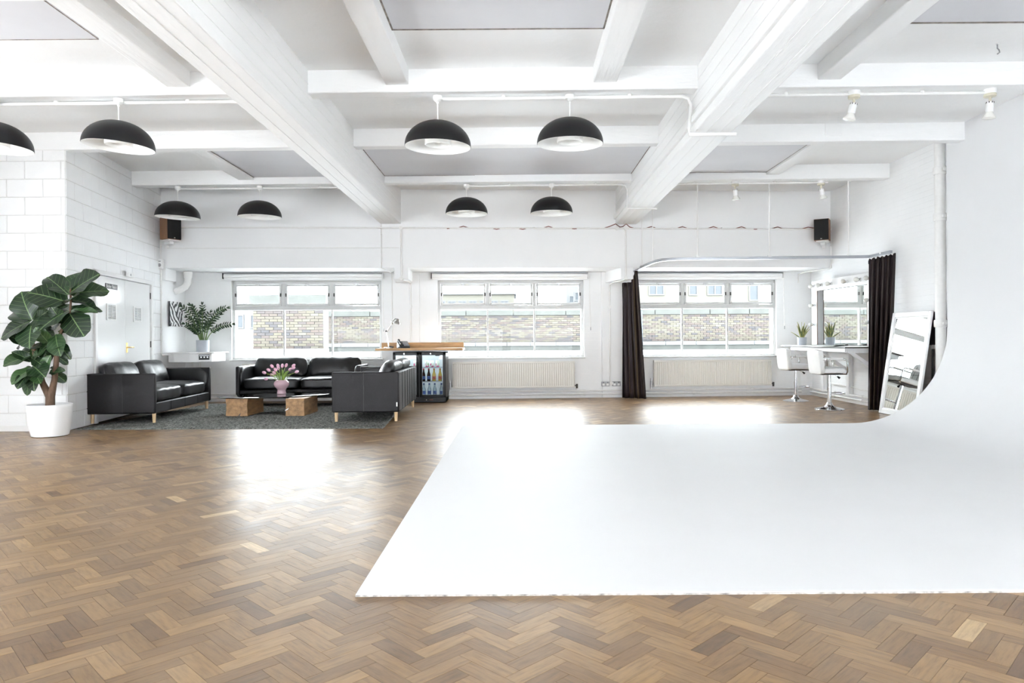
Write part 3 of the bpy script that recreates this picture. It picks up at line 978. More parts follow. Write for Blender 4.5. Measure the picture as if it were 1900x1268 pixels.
def make_sofa(label, seed, L=2.02, D=0.88):
    s_ = thing('sofa', label, 'sofa', group='black leather sofas around the rug')
    h = L / 2
    zl, za = 0.125, 0.655
    for sx in (-1, 1):
        x0, x1 = (-h, -h + 0.065) if sx < 0 else (h - 0.065, h)
        arm = slab(x0, x1, 0, D, zl, za).build('arm', 'leather_out', s_, 35, 0.018)
        xo = -h if sx < 0 else h
        MB().tube([(xo - sx * .012, .012, zl + .02), (xo - sx * .012, .012, za - .012), (xo - sx * .012, D - .012, za - .012), (xo - sx * .012, D - .012, zl + .02)], 0.006, 6).build('piping', 'leather', arm)
        MB().box(xo - .0015, xo + .0015, D * .47, D * .47 + .006, zl + .01, za - .012).build('seam', 'leather', arm, 0)
        # padded inner face
        pd = pillow(0.035, (D - .1) / 2, (za - 0.30) / 2, 4, 8).build('arm_pad', 'leather', s_, 60)
        pd.location = (x1 + 0.012 if sx < 0 else x0 - 0.012, D / 2 - 0.02, (za + 0.29) / 2)
    back = slab(-h + .06, h - .06, D - 0.07, D, zl, za).build('back_panel', 'leather_out', s_, 35, 0.018)
    for k in range(1, 7):
        x = -h + .06 + (L - .12) * k / 7
        MB().tube([(x, D + .001, zl + .01), (x, D + .003, (zl + za) / 2), (x, D + .001, za - .01)], 0.004, 5).build('seam', 'leather', back)
    ap = slab(-h + .06, h - .06, 0.012, D - .06, zl, 0.265).build('base', 'leather_out', s_, 35, 0.014)
    for k in range(1, 4):
        x = -h + .06 + (L - .12) * k / 4
        MB().box(x - .003, x + .003, 0.009, 0.013, zl + .005, 0.26).build('seam', 'leather', ap, 0)
    w = (L - .13 - .05) / 2
    for k, sx in enumerate((-1, 1)):
        c = pillow(w / 2, (D - .14) / 2, 0.095, 7, 16, 0.025, 0.006, seed + k * 3.1).build('seat_cushion', 'leather', s_, 60)
        c.location = (sx * (w / 2 + .003), (D - .10) / 2 + 0.005, 0.357)
        b = pillow(w / 2 - .01, 0.20, 0.085, 4.5, 18, 0.06, 0.011, seed + 9 + k * 2.3, 0.45).build('back_cushion', 'leather', s_, 60)
        b.rotation_euler = (math.radians(68), 0, math.radians(random.uniform(-1.5, 1.5)))
        b.location = (sx * (w / 2 + .004), D - 0.185, 0.60)
    for x in (-h + .075, h - .075):
        for y in (0.045, D - .05):
            MB().lathe([(0.019, 0), (0.024, zl + .01)], 14).build('leg', 'wood_leg', s_, 35, loc=(x, y, 0))
    MB().box(h - .0005, h + .002, D - .035, D - .02, .2, .255).build('maker_tag', 'paper', s_, 0)
    return s_
a = make_sofa('black leather two-seat sofa against the boiler room doors', 1.0)
# local -y is the front; it faces +x
a.rotation_euler = (0, 0, math.radians(90 + 4.0))
a.location = (-4.84, 10.22, 0.020)
b = make_sofa('black leather two-seat sofa below the left window', 5.0)
b.rotation_euler = (0, 0, TH)
b.location = (-3.615, 11.53, 0.020)
c = make_sofa('black leather two-seat sofa in front of the drinks fridge', 8.0)
c.rotation_euler = (0, 0, math.radians(-90 + 1.8))
c.location = (-2.475, 10.20, 0.020)

# ---- coffee table
ct = thing('coffee_table', 'oval smoked glass coffee table on two old oak blocks', 'table', (-3.6, 10.35, 0.0))
def oak_block(x0, x1, y0, y1, z1, seed):
    mb = MB()
    n = 5
    rr = random.Random(seed)
    bm = bmesh.new()
    bmesh.ops.create_cube(bm, size=1)
    bmesh.ops.subdivide_edges(bm, edges=bm.edges[:], cuts=n, use_grid_fill=True)
    vs = []
    for v in bm.verts:
        t = v.co.z + .5
        waist = 1 - 0.05 * math.sin(t * PI)
        x = (x0 + x1) / 2 + v.co.x * (x1 - x0) * waist + noise.noise(v.co * 4 + Vector((seed, 0, 0))) * .008
        y = (y0 + y1) / 2 + v.co.y * (y1 - y0) + noise.noise(v.co * 4 + Vector((0, seed, 0))) * .008
        vs.append((x, y, 0.012 + t * (z1 - 0.012)))
    mb.v = vs
    mb.f = [tuple(v.index for v in f.verts) for f in bm.faces]
    bm.free()
    return mb
for (x0, x1, y0, y1, sd) in ((-4.205, -3.885, 10.08, 10.72, 1.0), (-3.335, -3.06, 10.05, 10.72, 6.0)):
    blk = oak_block(x0 + 3.6, x1 + 3.6, y0 - 10.35, y1 - 10.35, 0.262, sd).build('oak_block', 'tablewood', ct, 50, 0.004)
    if sd == 1.0:
        MB().prism([(-0.405, 0.014), (-0.385, 0.05), (-0.395, 0.052), (-0.425, 0.014)], 'y', -0.272, -0.24).build('split', 'curtain_dirt', blk, 0)
    else:
        MB().prism([(0.262, 0.10), (0.315, 0.13), (0.30, 0.105), (0.262, 0.085)], 'y', -0.307, -0.29).build('split', 'paper', blk, 0)
mb = MB()
prof = [(1.0 - 0.012, 0), (1.0, 0.004), (1.0, 0.009), (1.0 - 0.012, 0.013)]
n = 64
for r_, z in prof:
    for j in range(n):
        q = 2 * PI * j / n
        mb.v.append((0.82 * r_ * math.cos(q), 0.52 * r_ * math.sin(q), z))
for i in range(3):
    for j in range(n):
        j2 = (j + 1) % n
        mb.f.append((i * n + j, i * n + j2, (i + 1) * n + j2, (i + 1) * n + j))
mb.f.append(tuple(range(n - 1, -1, -1))); mb.f.append(tuple(3 * n + j for j in range(n)))
top = mb.build('glass_top', 'smoked', ct, 30)
top.rotation_euler = (0, 0, math.radians(25)); top.location = (-0.07, 0.27, 0.2645)

# ---- vase and tulips
VX, VY, VZ = -3.62, 10.74, 0.2785
va = thing('vase', 'round-bellied pale pink glass vase on the coffee table', 'vase', (VX, VY, VZ))
MB().lathe([(0.05, 0), (0.068, 0.004), (0.064, 0.03), (0.060, 0.06), (0.075, 0.085), (0.105, 0.12), (0.116, 0.155), (0.108, 0.185), (0.083, 0.205), (0.078, 0.212),
            (0.074, 0.210), (0.078, 0.200), (0.100, 0.18), (0.108, 0.155), (0.06, 0.09), (0.01, 0.08)], 28).build('body', 'vase', va, 60)
MB().lathe([(0.079, 0.208), (0.082, 0.211), (0.079, 0.215), (0.075, 0.211)], 28).build('rim', 'vase', va, 60)
tul = [(-.22, .115), (-.20, .03), (-.155, .15), (-.125, .20), (-.12, .075), (-.08, .10), (-.075, .145), (-.03, .165), (-.02, .205), (.02, .20), (.045, .205), (.135, .155), (.165, .175), (.165, .21), (.20, .12)]
TN = ['leftmost', 'lowest left', 'small left', 'upper left', 'low left inner', 'low inner', 'inner left', 'central left', 'tall left-centre', 'tall centre', 'tall centre-right', 'inner right', 'upper right inner', 'tallest right', 'rightmost drooping']
for k, (dx, dz) in enumerate(tul):
    t = thing('tulip', 'pink tulip in the pink vase, the %s bloom of the bunch' % TN[k], 'flower', (VX, VY, VZ + 0.205), group='pink tulips in the vase')
    dy = random.uniform(-.07, .07) - .02
    tip = Vector((dx, dy, dz))
    mid = Vector((dx * .35, dy * .35, max(dz * .75, .07)))
    b0 = Vector((dx * .12, dy * .2, -.10))
    pts = [b0 * (1 - q) ** 2 + mid * 2 * q * (1 - q) + tip * q * q for q in (0, .25, .5, .75, 1)]
    MB().tube(pts, 0.004, 6).build('stem', 'tulipstem', t)
    d = (pts[-1] - pts[-2]).normalized()
    bl = MB().lathe([(0.004, -.004), (0.017, .006), (0.023, .022), (0.021, .042), (0.012, .058), (0.003, .062)], 10).build('bloom', 'tulip', t, 60)
    bl.location = tip
    bl.rotation_euler = Vector((0, 0, 1)).rotation_difference(d).to_euler()
    if k % 2 == 0:
        lv = MB()
        e = Vector((dx * .8 + random.uniform(-.03, .03), dy - .02, dz * .75 + .01))
        c0 = Vector((dx * .15, dy * .2, 0)); c1 = Vector((dx * .35, dy * .4, e.z * 1.05))
        side = Vector((0.5, -0.2, .8)).cross(e - c0).normalized()
        for q in (0, .2, .4, .6, .8, 1):
            p = c0 * (1 - q) ** 2 + c1 * 2 * q * (1 - q) + e * q * q
            w_ = 0.015 * math.sin(PI * (q * .85 + .12)) + .0015
            lv.v += [tuple(p - side * w_), tuple(p + Vector((0, 0, -.004))), tuple(p + side * w_)]
        for i in range(5):
            for j in (0, 1):
                lv.f.append((i * 3 + j, i * 3 + j + 1, i * 3 + j + 4, i * 3 + j + 3))
        o = lv.build('leaf', 'tulipstem', t, 60)
        o.modifiers.new('thick', 'SOLIDIFY').thickness = 0.0012

# ================================================================== fiddle leaf fig
fig = thing('fiddle_leaf_fig', 'tall fiddle leaf fig in a white pot by the left block wall', 'plant', (-5.475, 8.20, 0.0))
pot = MB().lathe([(0.16, 0.0), (0.188, 0.008), (0.205, 0.08), (0.222, 0.2), (0.230, 0.33), (0.232, 0.365), (0.226, 0.372), (0.218, 0.366), (0.214, 0.32), (0.205, 0.30), (0.01, 0.30)], 40).build('pot', 'potwhite', fig, 50)
MB().lathe([(0.212, 0.29), (0.208, 0.335), (0.10, 0.345), (0.005, 0.35)], 28).build('soil', 'soil', fig, 50)
# world pixel plane: x right of stem, z up (metres, relative to the pot centre)
tr1 = [(0.0, 0.0, 0.30), (-0.005, 0, 0.46), (-0.10, .02, 0.62), (-0.17, .02, 0.86), (-0.20, .0, 1.10), (-0.19, -.02, 1.30)]
tr2 = [(0.0, 0.0, 0.30), (0.012, 0, 0.46), (0.055, 0, 0.66), (0.085, -.01, 0.88), (0.10, -.02, 1.06), (0.15, -.02, 1.22), (0.25, -.02, 1.38), (0.265, -.02, 1.58), (0.26, -.02, 1.72)]
MB().tube(tr1, [.05, .043, .034, .028, .02, .012], 10).build('trunk', 'bark', fig, 60)
MB().tube(tr2, [.05, .042, .032, .028, .022, .018, .014, .012, .008], 10).build('trunk', 'bark', fig, 60)
def fig_leaf_mesh(seed, L_):
    mb = MB()
    rr = random.Random(seed)
    nl, nw = 12, 8
    wv = rr.uniform(0, 6)
    fold = rr.uniform(.10, .28)
    droop = rr.uniform(.25, .75)
    for i in range(nl + 1):
        t = i / nl
        w = 0.42 * L_ * (math.sin(PI * min(1, t * .92 + .06)) ** .7) * (0.62 + 0.42 * t)
        if i == 0: w = 0.006
        if i == nl: w *= .55
        for j in range(nw + 1):
            s_ = -1 + 2 * j / nw
            x = s_ * w * (1 + .05 * math.sin(t * 14 + wv + s_))
            y = t * L_
            if i == nl: y -= abs(s_) * .02 * L_
            z = fold * abs(x) - droop * L_ * .5 * t * t + 0.035 * L_ * math.sin(t * 11 + wv) * s_ * s_
            mb.v.append((x, y, z))
    for i in range(nl):
        for j in range(nw):
            n_ = i * (nw + 1) + j
            mb.f.append((n_, n_ + 1, n_ + nw + 2, n_ + nw + 1))
    return mb.mesh('leaf', 'figleaf', 180)
leafm = [fig_leaf_mesh(k, 0.30) for k in range(6)]
# leaf: stem point (x, z), tip point (x, z), depth of tip toward the camera (negative = nearer), size
FL = []
def px(x, y):                       # read off from the plant's outline, metres from pot centre
    return ((x - 66) / 163.0, (814 - y) / 163.0 + 0.0)
def leaf(sx, sy, tx, ty, dep, wid=1.0):
    a = px(sx, sy); b = px(tx, ty)
    FL.append((Vector((a[0], -0.02, a[1])), Vector((b[0], dep, b[1])), wid))
for args in (
    (104, 545, 55, 503, .04, .8), (105, 540, 110, 500, .06, 1.0), (106, 543, 152, 508, -.05, 1.1), (106, 545, 155, 530, .12, .9), (103, 560, 56, 538, -.16, 1.25),
    (104, 565, 78, 575, -.10, .8), (106, 575, 75, 598, -.22, 1.35), (106, 575, 145, 565, .10, .7), (106, 580, 148, 575, .0, .5), (105, 578, 138, 612, -.14, 1.2), (104, 560, 128, 545, -.2, 1.0), (104, 555, 135, 555, .15, .8), (100, 590, 70, 560, .15, .8),
    (35, 592, 18, 548, -.08, 1.25), (35, 592, 58, 562, .06, 1.0), (34, 594, 8, 580, .12, 1.0), (35, 594, -8, 615, -.14, 1.1), (36, 594, 66, 590, -.16, 1.1), (36, 596, 46, 632, -.22, 1.2), (30, 600, -12, 570, .06, .8), (28, 610, -4, 640, .06, .9), (34, 600, 62, 620, .08, .9),
    (80, 612, 60, 600, .1, .9), (84, 615, 112, 612, .05, .7), (80, 620, 98, 650, -.18, 1.0), (78, 630, 108, 655, -.10, .6), (80, 625, 62, 645, -.10, .9), (76, 640, 50, 630, .12, .9), (72, 655, 90, 670, .04, .7), (70, 660, 55, 690, -.06, .8),
    (30, 640, 22, 620, .1, .9), (32, 650, 50, 655, .06, .9), (34, 660, 2, 672, -.16, 1.15), (30, 655, -6, 648, .10, .9), (34, 665, 35, 640, .04, .9), (36, 670, 48, 655, -.04, .8),
    (36, 680, 68, 690, -.18, 1.1), (36, 685, 16, 700, -.18, 1.1), (38, 690, 60, 706, -.14, .9), (36, 688, 4, 690, .04, .8), (36, 692, 30, 726, -.12, .9), (34, 690, 14, 712, -.04, .8), (70, 690, 84, 706, .06, .8), (68, 685, 78, 690, .08, .7), (30, 690, 2, 706, .05, .6), (45, 640, 58, 668, .1, .9), (60, 655, 40, 672, .1, .9),
    (95, 600, 120, 590, -.06, .9), (95, 600, 88, 575, -.14, .9), (40, 600, 60, 578, -.1, .9), (28, 640, 8, 625, -.1, .9), (36, 645, 56, 640, -.14, .9), (34, 665, 58, 676, -.08, .9), (34, 672, 20, 655, -.12, .8),
    (38, 688, 50, 716, -.16, .8), (36, 690, 28, 708, -.2, .9), (66, 695, 86, 690, -.05, .7), (72, 650, 92, 640, -.12, .8), (70, 640, 60, 615, -.15, .9)):
    leaf(*args)
for k, (a_, b_, wid) in enumerate(FL):
    o = bpy.data.objects.new('leaf', leafm[k % 6])
    C.objects.link(o); o.parent = fig
    d = b_ - a_
    Ln = d.length
    y = d.normalized()
    upv = Vector((random.uniform(-.3, .3), -0.75, 0.65)).normalized()
    x = y.cross(upv).normalized()
    z = x.cross(y)
    s_ = max(.72, min(1.4, Ln / 0.255))
    m4 = Matrix(((x.x * s_ * wid, y.x * s_, z.x * s_, a_.x), (x.y * s_ * wid, y.y * s_, z.y * s_, a_.y), (x.z * s_ * wid, y.z * s_, z.z * s_, a_.z), (0, 0, 0, 1)))
    o.matrix_local = m4

# ================================================================== ceiling fittings
def pendant(label, x, y, ztop, zrim, R, tilt=(0, 0), group='black dome pendant lamps'):
    p = thing('pendant_lamp', label, 'lamp', (x, y, ztop), 0, group)
    MB().lathe([(0.045, 0.0), (0.045, -0.035), (0.03, -0.05), (0.012, -0.06), (0.012, -0.075)], 16).build('ceiling_rose', 'lampwhite', p, 40)
    H_ = 0.245
    MB().tube([(0, 0, -0.07), (0, 0, zrim + H_ - ztop - 0.002)], 0.006, 6).build('cord', 'lampwhite', p)
    prof = []
    for k in range(15):
        q = (PI / 2) * k / 14
        prof.append((max(0.004, R * math.sin(q) ** 0.95), H_ * math.cos(q)))
    out = prof + [(R - 0.004, -0.002)]
    inn = [(max(0.003, r_ - 0.004), z - 0.004) for r_, z in prof]
    def shell(pr, name, mat):
        mb = MB(); n = 48
        for r_, z in pr:
            for j in range(n):
                q = 2 * PI * j / n
                mb.v.append((r_ * math.cos(q), r_ * math.sin(q), z))
        for i in range(len(pr) - 1):
            for j in range(n):
                j2 = (j + 1) % n
                mb.f.append((i * n + j, i * n + j2, (i + 1) * n + j2, (i + 1) * n + j))
        return mb.build(name, mat, None, 60)
    sh = shell(out, 'shade', 'lampblack'); sh.parent = p
    sh.location = (0, 0, zrim - ztop); sh.rotation_euler = (tilt[0], tilt[1], 0)
    li = shell(inn, 'shade_lining', 'lampwhite'); li.parent = sh
    mb = MB()
    n = 32
    ring = [(0.125, 0.13), (0.125, 0.015), (0.119, 0.012), (0.119, 0.13)]
    for r_, z in ring:
        for j in range(n):
            q = 2 * PI * j / n
            mb.v.append((r_ * math.cos(q), r_ * math.sin(q), z))
    for i in range(3):
        for j in range(n):
            j2 = (j + 1) % n
            mb.f.append((i * n + j, i * n + j2, (i + 1) * n + j2, (i + 1) * n + j))
    dfu = mb.build('diffuser_ring', 'lampwhite', sh, 40)
    MB().tube([(0, 0, 0.23), (0, 0, 0.11)], 0.02, 10).build('lamp_holder', 'lampwhite', sh)
    MB().ball((0, 0, 0.075), 0.042, 8).build('bulb', 'opal', sh, 60)
    MB().tube([(0.119 * math.cos(q), 0.119 * math.sin(q), 0.0) for q in (0,)] + [(0, 0, 0.12)], 0.002, 4).build('diffuser_wire', 'lampwhite', sh)
    return p
R_ = 0.32
pendant('black dome pendant lamp cut by the left edge of the picture', -5.06, 6.80, 3.455, 2.99, R_, (0.02, 0.04))
pendant('large tilted black dome pendant lamp above the potted fig', -3.857, 6.80, 3.455, 2.99, R_, (0.03, 0.07))
pendant('large black dome pendant lamp over the left part of the cove, nearer row', -0.757, 6.78, 3.455, 2.965, R_, (0.03, 0.02))
pendant('large black dome pendant lamp beside the right ceiling beam, nearer row', 0.521, 6.78, 3.455, 2.985, R_, (0.045, 0.01))
pendant('small black dome pendant lamp in front of the left wall speaker', -5.165, 10.68, 3.455, 2.985, R_, (0.03, 0.05))
pendant('small black dome pendant lamp between the left speaker and the left ceiling beam', -3.914, 10.68, 3.455, 2.985, R_, (0.03, 0.01))
pendant('small black dome pendant lamp above the middle window, left of two', -0.760, 10.66, 3.455, 3.01, R_, (0.01, 0.0))
pendant('small black dome pendant lamp above the middle window, right of two', 0.532, 10.66, 3.455, 3.01, R_, (0.02, 0.0))

def conduit(name, label, pts, r=0.015, clips=(), boxes=(), mat='pipe', parent_box=None):
    c = thing(name, label, 'conduit', pts[0], group='white surface conduits')
    o = Vector(pts[0])
    MB().tube([Vector(p) - o for p in pts], r, 8).build('pipe', mat, c, 60)
    for q in clips:
        v = Vector(q) - o
        MB().ball(v, r * 1.5, 6).build('clip', mat, c, 60)
    for q in boxes:
        v = Vector(q) - o
        MB().lathe([(r * 2.3, -0.018), (r * 2.3, 0.014), (r * 1.9, 0.02)], 16, v, 'y').build('junction_box', mat, c, 40)
    return c
ZK = 3.43
def crow(row, x):       # conduit line under a cross beam
    return ROWS[row][0] - 0.016 * x + 0.13
def bay(row, x0, x1, n):
    return [(x0 + (x1 - x0) * k / n, crow(row, x0 + (x1 - x0) * k / n), ZK) for k in range(n + 1)]
cl = lambda row, xs: [(x, crow(row, x), ZK + 0.008) for x in xs]
conduit('conduit_pipe', 'white conduit under the nearer cross beam at the left, above the fig', bay(4, -6.9, -2.34, 6), 0.018, cl(4, (-5.2, -4.5, -3.2, -2.7)))
conduit('conduit_pipe', 'white conduit feeding the two nearer middle pendant lamps and turning down the right beam',
        bay(4, -0.80, 1.60, 4) + [(1.665, crow(4, 1.6), ZK - 0.02), (1.69, crow(4, 1.6), ZK - 0.09), (1.675, crow(4, 1.6) + .02, 3.12), (1.675, crow(4, 1.6) + .02, 3.068), (2.13, crow(4, 1.6) + .02, 3.068)],
        0.018, cl(4, (-0.12, 1.1)))
conduit('conduit_pipe', 'white conduit under the farther cross beam at the left carrying two small pendants', bay(6, -5.2, -2.34, 4), 0.015, cl(6, (-4.6, -3.0)))
conduit('conduit_pipe', 'white conduit under the farther middle cross beam turning down the right beam',
        bay(6, -0.80, 1.58, 4) + [(1.655, crow(6, 1.6), ZK - 0.02), (1.685, crow(6, 1.6), ZK - 0.09), (1.675, crow(6, 1.6), 3.12), (1.675, crow(6, 1.6), 3.066), (2.13, crow(6, 1.6), 3.066)],
        0.015, cl(6, (-0.1, 1.2)))
conduit('conduit_pipe', 'white conduit with two spotlights under the nearer cross beam at the right', bay(4, 2.1, 4.56, 3), 0.016, cl(4, (2.6, 3.9)))
conduit('conduit_pipe', 'white conduit with two spotlights under the farther cross beam at the right', bay(6, 2.1, 4.7, 3), 0.015, cl(6, (2.7, 3.9)))

M['spotcream'] = plain('yellowed_spot_plastic', (0.62, 0.58, 0.46), 0.45, var=0.05)
def spotlight(label, x, row, lean):
    y = crow(row, x)
    s_ = thing('ceiling_spotlight', label, 'spotlight', (x, y, ZK + 0.02), 0, 'ceiling spotlights at the right')
    MB().lathe([(0.055, 0.02), (0.058, -0.02), (0.052, -0.03), (0.050, -0.034)], 20).build('base', 'trimw', s_, 40)
    MB().lathe([(0.054, -0.034), (0.054, -0.058), (0.02, -0.064)], 20).build('mount_ring', 'spotcream', s_, 40)
    MB().tube([(0, 0, -0.06), (0, 0, -0.115)], 0.013, 8).build('stem', 'spotcream', s_)
    hd = MB().lathe([(0.02, 0.0), (0.032, -0.006), (0.034, -0.09), (0.034, -0.10)], 18).build('lamp_holder', 'trimw', s_, 40, loc=(0, 0, -0.105), rot=lean)
    MB().lathe([(0.030, -0.10), (0.036, -0.115), (0.058, -0.150), (0.060, -0.160), (0.045, -0.165), (0.01, -0.168)], 20).build('reflector_bulb', 'opal', hd, 50)
    mb = MB()
    for k in range(8):
        q = 2 * PI * k / 8
        mb.box(.030 * math.cos(q) - .004, .030 * math.cos(q) + .004, .030 * math.sin(q) - .004, .030 * math.sin(q) + .004, -0.018, -0.004)
    mb.build('cooling_slots', 'curtain_dirt', hd, 0)
    return s_
spotlight('cream ceiling spotlight on the nearer right conduit, beside the main beam', 3.25, 4, (0.1, 0.25, 0))
spotlight('cream ceiling spotlight on the nearer right conduit, in the top right corner', 4.543, 4, (0.05, 0.05, 0))
spotlight('small ceiling spotlight on the farther right conduit, left of two', 3.308, 6, (0.1, -0.12, 0))
spotlight('small ceiling spotlight on the farther right conduit, near the right speaker', 4.60, 6, (0.1, -0.25, 0))
hk = thing('ceiling_hook', 'small white screw hook in the ceiling at the top right', 'hook', (4.25, 6.18, ZC))
MB().tube([(0, 0, 0), (0, 0, -.04), (.015, 0, -.055), (.02, 0, -.075), (0, 0, -.09)], 0.006, 6).build('hook', 'plastic_grey', hk)
MB().lathe([(.014, 0), (.012, -.006)], 10).build('plate', 'trimw', hk)

# ================================================================== back wall services
def bwp(pts): return [tuple(BW(*p)) for p in pts]
Zp = 3.012
conduit('conduit_pipe', 'long white conduit running along the top of the back wall', bwp([(-5.98, -.02, Zp), (-2, -.02, Zp), (2, -.02, Zp), (5.57, -.02, Zp - .01)]), 0.014,
        bwp([(-3.6, -.02, Zp), (0.3, -.02, Zp), (3.6, -.02, Zp)]), bwp([(-1.985, -.03, Zp), (1.745, -.03, Zp), (1.90, -.03, Zp), (5.57, -.03, Zp)]))
conduit('conduit_pipe', 'white conduit dropping down the back wall left of the middle window to the counter',
        bwp([(-1.985, -.02, Zp), (-1.98, -.02, 2.16), (-1.95, -.02, 2.125), (-1.90, .3, 2.125), (-1.905, RV - .07, 2.12), (-1.905, RV - .07, 1.75), (-1.89, RV - .07, 1.70), (-1.905, RV - .07, 1.65), (-1.905, RV - .07, 0.95)]), 0.014,
        (), bwp([(-1.985, -.03, 2.15)]))
conduit('conduit_pipe', 'thin white conduit dropping beside the left ceiling beam to the roller blind', bwp([(-2.32, -.012, 3.085), (-2.32, -.012, 2.325), (-2.25, .4, 2.31), (-2.24, RV - .065, 2.30), (-2.24, RV - .065, 0.98)]), 0.009, bwp([(-2.32, -.012, 2.6), (-2.32, -.015, 2.9)]))
conduit('conduit_pipe', 'white conduit dropping beside the right haunch to the wall sockets behind the dark curtain',
        bwp([(1.90, -.02, Zp), (1.90, -.02, 2.15), (1.87, -.01, 2.115), (1.77, .35, 2.11), (1.755, RV - .07, 2.10), (1.755, RV - .07, 1.72), (1.77, RV - .07, 1.68), (1.755, RV - .07, 1.64), (1.755, RV - .07, 0.30), (1.775, RV - .07, 0.26)]),
        0.014, bwp([(1.90, -.02, 2.6)]), bwp([(1.90, -.03, 2.15), (1.755, RV - .08, 1.68), (1.775, RV - .08, 0.265)]))
conduit('conduit_pipe', 'white conduit dropping from the end of the back wall beside the right speaker', bwp([(5.57, -.02, Zp), (5.57, -.02, 2.37), (5.56, 0.0, 2.31), (5.36, .55, 2.30), (5.35, RV - .03, 2.28), (5.35, RV - .03, 2.12)]), 0.014,
        bwp([(5.57, -.02, 2.7)]), bwp([(5.57, -.03, 2.34)]))
conduit('conduit_pipe', 'short white conduit stub rising to the right ceiling beam', bwp([(1.745, -.02, Zp), (1.745, -.02, 3.14), (1.735, -.02, 3.19)]), 0.012)
conduit('conduit_pipe', 'thin white cable line across the back wall above the left window', bwp([(-5.9, -.006, 2.665), (-2.02, -.006, 2.675)]), 0.006)
conduit('conduit_pipe', 'white conduit in the left corner from the isolator switch down to the corner shelf',
        [(-5.975, 11.76, 2.86), (-5.975, 11.76, 0.90), (-5.96, 11.76, 0.87), (-5.86, 11.82, 0.875)], 0.016, [(-5.975, 11.76, 1.9), (-5.975, 11.76, 1.3)])
iso = thing('isolator_switch', 'grey isolator switch on the left corner conduit below the speaker', 'switch', (-5.965, 11.74, 2.39))
MB().box(-.05, .05, -.05, .02, -.09, .09).build('housing', 'trimw', iso, 0, 0.02)
MB().lathe([(.03, -.055), (.026, -.065)], 16, (0, 0, -.02), 'y').build('dial', 'plastic_grey', iso)
MB().box(-.022, .022, -.054, -.049, .035, .05).build('indicator', 'plastic_grey', iso, 0)
# red-brown loose cable along the long conduit
pts = []
bumps = {-1.2: -.012, -0.92: .03, -0.35: -.022, 0.1: -.022, 0.55: .03, 1.0: -.012, 1.6: .025, 1.72: .075, 1.80: .02, 1.85: .03, 1.905: .075, 1.97: .02, 2.35: .03, 2.9: .03, 3.45: .03, 3.95: .03, 4.2: -.015, 4.6: .028, 5.15: .025}
xs_ = sorted(bumps)
for i, x in enumerate(xs_):
    pts.append((x, -.034, Zp + bumps[x]))
    if i + 1 < len(xs_) and xs_[i + 1] - x > .2:
        pts.append((x + .1, -.010, Zp + .002)); pts.append((xs_[i + 1] - .1, -.010, Zp + .002))
lc = thing('loose_cable', 'red-brown cable looping along the conduit above the windows', 'cable', BW(-1.2, 0, Zp), TH)
MB().tube([(p[0] + 1.2, p[1], p[2] - Zp) for p in pts], 0.0075, 6).build('cable', 'redcable', lc, 60)
MB().tube([(p[0] + 1.2, p[1], p[2] - Zp) for p in ((5.15, -.034, Zp + .025), (5.25, -.03, Zp + .01))], 0.0075, 6).build('cable_end', 'redcable', lc, 60)

# ---- speakers
def speaker(label, u, z0, yaw, left):
    s_ = thing('wall_speaker', label, 'speaker', BW(u, -0.19, z0), TH + yaw, 'bookshelf speakers on the back wall')
    MB().box(-.12, .12, -.09, .12, 0, .37).build('cabinet', 'walnut', s_, 0, 0.004)
    MB().box(-.118, .118, -.105, -.089, .006, .364).build('grille', 'grille', s_, 0, 0.006)
    MB().box(-.012, .012, -.1075, -.104, .018, .034).build('badge', 'silver', s_, 0)
    br = MB().box(-.09, .11, -.08, .12, -.022, -.001).build('bracket', 'trimw', s_, 0, 0.004)
    MB().box(.06, .105, .118, .135, -.01, .045).build('bracket_stop', 'trimw', br, 0)
    MB().box(-.03, .05, .0, .15, -.075, -.022).build('bracket_arm', 'trimw', br, 0, 0.01)
    MB().box(-.02, .04, .13, .17, -.12, .0).build('wall_plate', 'trimw', br, 0, 0.004)
    return s_
speaker('walnut speaker on a wall bracket above the boiler room corner', -5.755, 2.78, 0.95, True)
speaker('walnut speaker on a wall bracket at the right, above the curtain track', 5.32, 2.775, -0.60, False)

